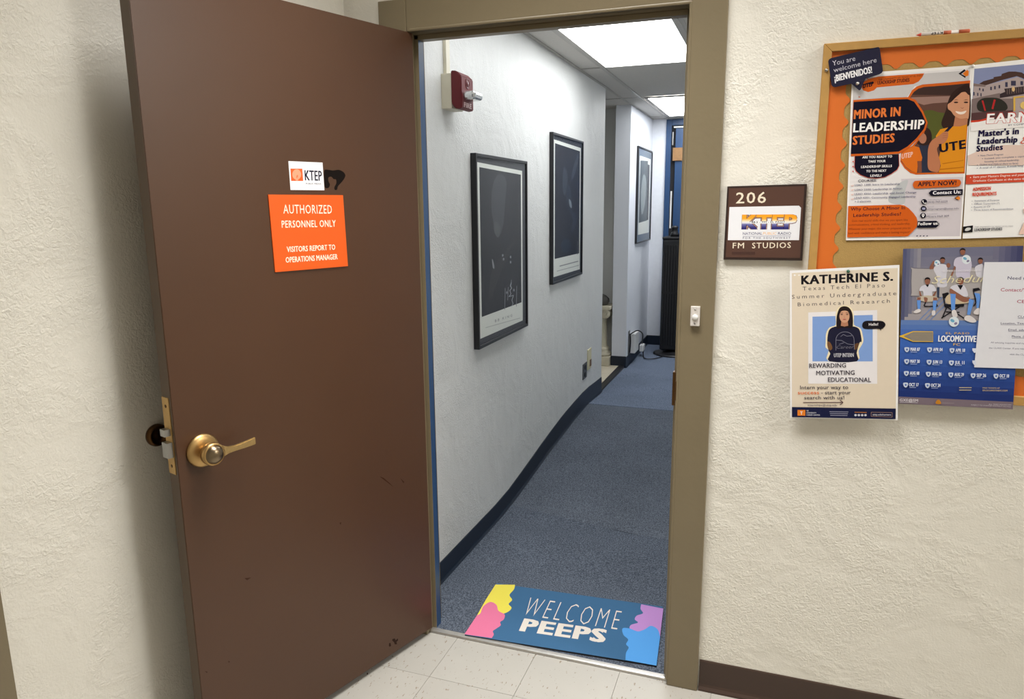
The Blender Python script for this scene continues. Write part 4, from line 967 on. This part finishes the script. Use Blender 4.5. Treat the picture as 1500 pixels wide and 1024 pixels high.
# ------------------------------------------------------------------ door mat
MAT = GROUND.off(.0105)
tm = thing('door_mat', (.36, .22, .004), 'blue welcome mat with colourful rounded shapes in its corners', 'door mat')
mc = [(728, 855), (971, 889), (962, 975), (681, 930)]
bm = new(); prism(bm, [MAT.p(x, y) for x, y in mc], (0, 0, -.0065)); M_rub = mat('black_rubber', (20, 20, 24), rough=.8); obj('rubber_backing', bm, M_rub, tm)
def feltm(nm, c): return mat(nm, c, rough=.9, var=.1, scale=500, bump=.3, bscale=500, spec=.2)
p = Print(MAT, tm, .0002)
bm = new(); prism(bm, [MAT.p(x, y) for x, y in mc], (0, 0, .0012)); obj('pile_surface', bm, feltm('mat_blue', (58, 98, 134)), tm); p.base = .0013
p.view(670, 840, 4.6875)
yel = feltm('mat_yellow', (222, 208, 82)); pnk = feltm('mat_pink', (212, 112, 146)); pur = feltm('mat_purple', (178, 132, 192)); blu = feltm('mat_sky', (82, 150, 214)); crm = feltm('mat_cream', (214, 206, 196))
def sm2(pts): return [tuple(v)[:2] for v in spline([(x, y, 0) for x, y in pts], 5)]
p.shape(sm2([(396, 80), (388, 112), (358, 150), (376, 184), (352, 212), (372, 240), (335, 272), (250, 290), (136, 288)])+[(198, 178), (262, 78)], yel, 'yellow_shape')
p.shape(sm2([(136, 288), (158, 276), (178, 228), (226, 198), (268, 218), (282, 258), (324, 284), (318, 318), (294, 336), (298, 358), (272, 378), (244, 398), (250, 422), (236, 446)])+[(48, 420)], pnk, 'pink_shape')
p.shape(sm2([(1262, 214), (1258, 246), (1274, 276), (1232, 292), (1218, 318), (1240, 340), (1192, 356), (1186, 384), (1240, 410), (1300, 440), (1388, 470)])+[(1414, 244)], pur, 'purple_shape')
p.shape(sm2([(1392, 440), (1376, 388), (1330, 362), (1290, 384), (1240, 400), (1180, 380), (1134, 380), (1140, 424), (1172, 456), (1158, 488), (1176, 512), (1158, 548), (1154, 597)])+[(1366, 636)], blu, 'sky_blue_shape')
p.text('WELCOME', (440, 288), (1095, 392), (475, 160), crm, -.022, 1.35)
p.text('PEEPS', (422, 396), (1012, 480), (455, 310), crm, .055, 1.0)
p.done()

# ------------------------------------------------------------------ framed prints on the hall wall
M_glass = bpy.data.materials.new('picture_glass'); M_glass.use_nodes = True; nt = M_glass.node_tree
b_ = nt.nodes['Principled BSDF']; out = nt.nodes['Material Output']
tr = nt.nodes.new('ShaderNodeBsdfTransparent'); gl = nt.nodes.new('ShaderNodeBsdfGlossy'); gl.inputs['Roughness'].default_value = .18
fr = nt.nodes.new('ShaderNodeMath'); fr.operation = 'MULTIPLY_ADD'; fr.inputs[1].default_value = .22; fr.inputs[2].default_value = .03
lw = nt.nodes.new('ShaderNodeLayerWeight'); lw.inputs['Blend'].default_value = .5; pw = nt.nodes.new('ShaderNodeMath'); pw.operation = 'POWER'; pw.inputs[1].default_value = 5
nt.links.new(lw.outputs['Facing'], pw.inputs[0]); nt.links.new(pw.outputs[0], fr.inputs[0]); ms = nt.nodes.new('ShaderNodeMixShader')
nt.nodes.remove(b_); nt.links.new(fr.outputs[0], ms.inputs[0]); nt.links.new(tr.outputs[0], ms.inputs[1]); nt.links.new(gl.outputs[0], ms.inputs[2]); nt.links.new(ms.outputs[0], out.inputs[0])
M_frame = mat('black_frame_metal', (22, 22, 26), rough=.3)
def picture(y0, y1, z0, z1, xw, depth, label, matc, white, image, art):
    t = thing('framed_print', (xw, (y0+y1)/2, z0), label, 'picture', 'framed prints on the left hall wall' if False else None)
    fw = .014; x1 = xw+depth
    bm = new()
    for lo, hi in (((xw+.001, y0, z0), (x1, y0+fw, z1)), ((xw+.001, y1-fw, z0), (x1, y1, z1)), ((xw+.001, y0+fw, z0), (x1, y1-fw, z0+fw)), ((xw+.001, y0+fw, z1-fw), (x1, y1-fw, z1))): box(bm, lo, hi, .0015)
    obj('frame', bm, M_frame, t)
    xa = x1-.010
    bx('mat_board', (xw+.004, y0+fw, z0+fw), (xa, y1-fw, z1-fw), mat('mat_board_%d_%d_%d' % matc, matc, rough=.7), t)
    bm = new(); 
    v_ = [bm.verts.new((xa+.0004, y, z)) for y, z in white]; bm.faces.new(v_); obj('print_paper', bm, ink((232, 235, 228)), t)
    pl_ = Plane((xa+.0008, 0, 0), (0, 1, 0), (0, 0, 1))
    bm = new(); v_ = [bm.verts.new((xa+.0008, y, z)) for y, z in image]; f = bm.faces.new(v_)
    obj('print_image', bm, ink((42, 44, 52)), t)
    q = Print(pl_, t, .0002); art(q); q.done()
    bx('glass_pane', (x1-.006, y0+fw-.002, z0+fw-.002), (x1-.004, y1-fw+.002, z1-fw+.002), M_glass, t)
    return t
def art1(q):
    q.view(680, 210, 3.303)
    q.shape(smooth([(155, 160), (185, 150), (205, 190), (200, 260), (195, 330), (188, 400), (170, 450), (150, 440), (140, 380), (130, 300), (135, 220)], 3), (67, 68, 76), 'printed_figure')
    q.shape(smooth([(150, 380), (165, 385), (175, 420), (165, 455), (150, 440), (143, 410)], 3), (83, 83, 89), 'printed_figure')
    q.shape(smooth([(165, 560), (190, 540), (205, 510), (240, 475), (255, 480), (225, 510), (215, 545), (190, 590), (170, 640), (150, 700), (130, 760), (118, 740), (125, 660), (140, 600)], 3), (56, 55, 61), 'printed_figure')
    q.shape(smooth([(134, 560), (142, 575), (146, 605), (138, 600)], 3), (149, 149, 155), 'printed_figure')
    for a_, b_ in (((198, 700), (196, 805)), ((213, 695), (210, 760)), ((228, 660), (226, 700)), ((254, 690), (252, 790))): q.line(a_, b_, 2.5, (140, 141, 149), 'printed_figure')
    for x, y in ((186, 542), (190, 560), (206, 722), (240, 710), (224, 550), (224, 575)): q.shape(ell(x, y, 4, 7, 8), (140, 141, 149), 'printed_figure')
    sc_ = [(228, 672), (222, 690), (230, 700), (220, 712), (226, 728), (216, 742), (238, 735), (230, 760), (236, 775), (228, 790)]
    for a_, b_ in zip(sc_, sc_[1:]): q.line(a_, b_, 2.4, (189, 192, 198), 'printed_figure')
    q.text('BB KING', (148, 866), (232, 838), 13, (160, 162, 162), .02, 1.5)
    q.line((102, 892), (270, 845), 2.5, (182, 184, 182), 'lettering')
def art2(q):
    q.view(680, 180, 3.01)
    q.shape(smooth([(440, 195), (452, 215), (456, 260), (445, 320), (435, 300), (434, 240)], 3), (61, 69, 80), 'printed_figure')
    q.shape(smooth([(500, 135), (505, 150), (495, 200), (478, 250), (472, 230), (488, 170)], 3), (61, 69, 80), 'printed_figure')
    q.shape(smooth([(460, 270), (476, 330), (474, 390), (490, 400), (494, 440), (480, 480), (470, 470), (480, 430), (462, 380), (450, 330)], 3), (50, 57, 69), 'printed_figure')
    q.shape(smooth([(425, 540), (445, 510), (470, 530), (465, 560), (440, 575)], 3), (46, 56, 70), 'printed_figure')
    q.shape(smooth([(462, 335), (472, 350), (474, 375), (464, 365)], 3), (129, 140, 149), 'printed_figure')
    q.line((500, 520), (500, 580), 2.5, (87, 93, 99), 'printed_figure')
    q.line((420, 632), (502, 610), 5, (160, 162, 162), 'lettering'); q.line((408, 654), (505, 628), 3, (172, 174, 174), 'lettering')
def art3(q):
    q.view(860, 130, 2.381)
    q.shape([(186, 250), (212, 252), (208, 460), (180, 468)], (87, 97, 103), 'printed_figure')
    q.shape(smooth([(196, 300), (206, 320), (202, 400), (190, 440), (188, 360)], 3), (149, 158, 160), 'printed_figure')
XA = -.2
picture(.764, 1.465, .936, 1.802, HX, .028, 'large black framed print of a shadowy guitarist, nearest the doorway', (54, 56, 64), [(.800, 1.765), (1.405, 1.752), (1.400, .975), (.800, .980)], [(.822, 1.745), (1.382, 1.732), (1.380, 1.075), (.822, 1.078)], art1)
picture(1.948, 2.665, 1.108, 1.993, HX, .024, 'black framed dark blue print, second from the doorway on the hall wall', (48, 53, 62), [(1.985, 1.955), (2.625, 1.948), (2.625, 1.145), (1.985, 1.150)], [(2.015, 1.935), (2.600, 1.926), (2.600, 1.255), (2.015, 1.258)], art2)
picture(4.716, 5.53, 1.21, 2.112, -.225, .022, 'small looking black framed pale print on the far narrow wall', (110, 124, 140), [(4.82, 2.03), (5.46, 2.03), (5.46, 1.29), (4.82, 1.29)], [(4.89, 1.97), (5.40, 1.97), (5.40, 1.42), (4.89, 1.42)], art3)

# ------------------------------------------------------------------ fire alarm
fa_ = thing('fire_alarm', (HX, .55, 1.95), 'red fire alarm with clear strobe on a beige wall box', 'fire alarm')
bx('back_box', (HX, .487, 1.952), (HX+.044, .60, 2.083), M_beige, fa_, .002)
bm = new(); x0, x1 = HX+.044, HX+.088
pts = [(x0, .484, 1.972), (x0+.012, .484, 1.955), (x0+.022, .484, 1.949), (x1, .484, 1.952), (x1, .484, 2.070), (x0+.022, .484, 2.090), (x0, .484, 2.092)]
prism(bm, pts, (0, .118, 0)); bmesh.ops.recalc_face_normals(bm, faces=bm.faces[:]); bmesh.ops.bevel(bm, geom=bm.edges[:], offset=.003, segments=2, affect='EDGES')
hb = obj('red_housing', bm, mat('fire_red', (96, 10, 20), rough=.55, var=.05), fa_)
bm = new(); lathe(bm, [(0, .020), (.002, .020), (.002, .017), (.0005, .016), (.0005, .011), (.002, .010), (.002, 0)], (x1, .545, 2.048), (1, 0, 0), 24, ref=(0, 0, 1)); obj('speaker_ring', bm, mat('fire_red_dark', (92, 12, 20), rough=.4), hb)
M_lens = mat('clear_strobe_lens', (222, 226, 228), rough=.1, metal=.75, var=.35, scale=120, bump=.35, bscale=110)
bm = new(); box(bm, (x1-.01, .500, 1.985), (x1+.050, .588, 2.018), .012); bmesh.ops.bevel(bm, geom=bm.edges[:], offset=.003, segments=1, affect='EDGES'); obj('strobe_lens', bm, M_lens, fa_)
vs, fs = glyphs('FIRE', .04, 1.1); bm = new(); vv = [bm.verts.new((x1+.0004, .505+x*.075, 1.958+y*.017)) for x, y in vs]
for f in fs: bm.faces.new([vv[i] for i in f])
obj('lettering', bm, ink((220, 190, 190)), hb, norm=False)
tag(bx('cable_raceway', (HX, .512, 2.083), (HX+.014, .548, ZC-.001), M_beige, bev=.002), 'thin beige cable raceway rising from the fire alarm', 'cable raceway')

# ------------------------------------------------------------------ outlets on hall wall
t = thing('outlet_plate', (HX, 2.85, .32), 'dark wall outlet with two sockets low on the hall wall', 'outlet')
bx('plate', (HX, 2.79, .322), (HX+.005, 2.905, .438), mat('dark_outlet_plate', (84, 84, 84), rough=.4, metal=.4), t, .001)
for z in (.352, .407):
    bm = new(); lathe(bm, [(0, .019), (.003, .019), (.003, 0)], (HX+.005, 2.848, z), (1, 0, 0), 16); obj('socket', bm, M_black, t)
t = thing('wall_plate', (HX, 2.98, .36), 'cream phone jack plate beside the dark outlet', 'wall plate')
bx('plate', (HX, 2.925, .365), (HX+.006, 3.035, .520), mat('cream_plate', (212, 204, 168), rough=.5), t, .001)
bx('jack', (HX+.006, 2.985, .385), (HX+.012, 3.02, .435), mat('brown_jack', (120, 92, 70), rough=.5), t, .001)

# far outlet with adapter and cords
FX = -.225
t = thing('power_adapter', (FX, 4.68, .165), 'white power adapter with looping black cord on the narrow far wall', 'adapter')
bx('adapter_body', (FX+.002, 4.60, .17), (FX+.05, 4.80, .36), M_white, t, .006)
bx('outlet_cover', (FX, 4.50, .16), (FX+.004, 4.58, .40), mat('dark_outlet_plate', (84, 84, 84)), t, .001)
bm = new(); tube(bm, spline([(FX+.012, 4.53, .375), (FX+.02, 4.52, .30), (FX+.012, 4.53, .19)], 5), .006); obj('cord', bm, M_black, t)
bm = new()
path = spline([(FX+.010, 4.55, .365), (FX+.06, 4.66, .385), (FX+.085, 4.80, .33), (FX+.06, 4.95, .23), (FX+.05, 5.0, .19)], 6)
tube(bm, path, .006)
tube(bm, spline([(FX+.06, 5.02, .14), (FX+.08, 4.92, .088), (FX+.12, 4.80, .084), (FX+.20, 4.82, .084), (FX+.27, 4.94, .086)], 6), .0055)
obj('cable', bm, M_black, t); bx('inline_box', (FX+.035, 4.93, .125), (FX+.075, 5.04, .19), M_white, t, .006)

# ------------------------------------------------------------------ black tower
zt = hz(5.2)
t = thing('tower_fan', (.11, 5.2, zt), 'tall black tower fan on a round base at the end of the hall', 'fan')
bm = new(); lathe(bm, [(0, .20), (.012, .20), (.022, .17), (.03, .07), (.05, .06)], (.115, 5.17, zt), (0, 0, 1), 40); obj('round_base', bm, M_black, t)
bx('tower_body', (-.012, 5.09, zt+.05), (.235, 5.30, 1.235), M_black, t, .012)
for k in range(9): bx('grille_slat', (.004+k*.026, 5.078, zt+.10), (.016+k*.026, 5.089, 1.18), mat('black_grille', (16, 16, 20), rough=.35), t, .002)
bx('grille_band', (-.008, 5.074, .70), (.232, 5.0775, .72), M_black, t)
bx('top_cap', (-.016, 5.082, 1.235), (.239, 5.308, 1.262), mat('black_grille', (16, 16, 20)), t, .008)
bm = new(); lathe(bm, [(0, .045), (.03, .04), (.045, .03), (.075, .028), (.085, .036), (.10, .03), (.105, 0)], (.09, 5.19, 1.262), (0, 0, 1), 20); obj('top_knob', bm, M_black, t)

# ------------------------------------------------------------------ plaster pedestal in the alcove
px_, py_ = -.500, 4.45; z0 = .088
t = thing('plaster_pedestal', (px_, py_, z0), 'cream fluted plaster pedestal with scroll capital in the alcove', 'pedestal')
bx('plinth', (px_-.130, py_-.125, z0), (px_+.130, py_+.125, z0+.085), M_ped, t, .006)
bm = new(); lathe(bm, [(.085, .118), (.10, .126), (.115, .118), (.12, .104), (.135, .100), (.15, .106), (.165, .098), (.17, .088)], (px_, py_, z0), (0, 0, 1), 40); obj('base_moulding', bm, M_ped, t)
bm = new(); seg = 96; rings = []
for z_, r_ in ((.17, .088), (.19, .082), (.42, .076), (.455, .080)):
    rings.append([bm.verts.new((px_+math.cos(2*math.pi*k/seg)*(r_-.008*max(0, math.sin(16*2*math.pi*k/seg))), py_+math.sin(2*math.pi*k/seg)*(r_-.008*max(0, math.sin(16*2*math.pi*k/seg))), z0+z_)) for k in range(seg)])
for a_, b_ in zip(rings, rings[1:]):
    for k in range(seg): bm.faces.new((a_[k], a_[(k+1) % seg], b_[(k+1) % seg], b_[k]))
bm.faces.new(rings[0][::-1]); bm.faces.new(rings[-1]); obj('fluted_shaft', bm, M_ped, t)
bm = new()
for sx_ in (-1, 1):
    lathe(bm, [(0, .040), (.01, .043), (.05, .034), (.125, .030), (.20, .034), (.24, .043), (.25, .040)], (px_+sx_*.090, py_-.125, z0+.495), (0, 1, 0), 24)
    for r1 in (.030, .018): lathe(bm, [(0, r1), (-.006, r1-.003), (-.006, r1-.008), (0, r1-.010)], (px_+sx_*.090, py_-.1245, z0+.495), (0, 1, 0), 20)
obj('scroll_volute', bm, M_ped, t)
bm = new(); box(bm, (px_-.112, py_-.112, z0+.455), (px_+.112, py_+.112, z0+.535), .008); box(bm, (px_-.135, py_-.13, z0+.535), (px_+.135, py_+.13, z0+.565), .005); obj('capital_slab', bm, M_ped, t)
bm = new(); lathe(bm, [(0, .07), (.012, .075), (.03, .09), (.06, .085), (.085, .06), (.10, .03), (.105, 0)], (px_+.01, py_, z0+.565), (0, 0, 1), 28)
tag(obj('stone_ornament', bm, mat('dark_stone', (84, 82, 78), rough=.8, var=.3, scale=60, bump=.5, bscale=90)), 'dark grey rounded stone ornament on top of the plaster pedestal', 'ornament')
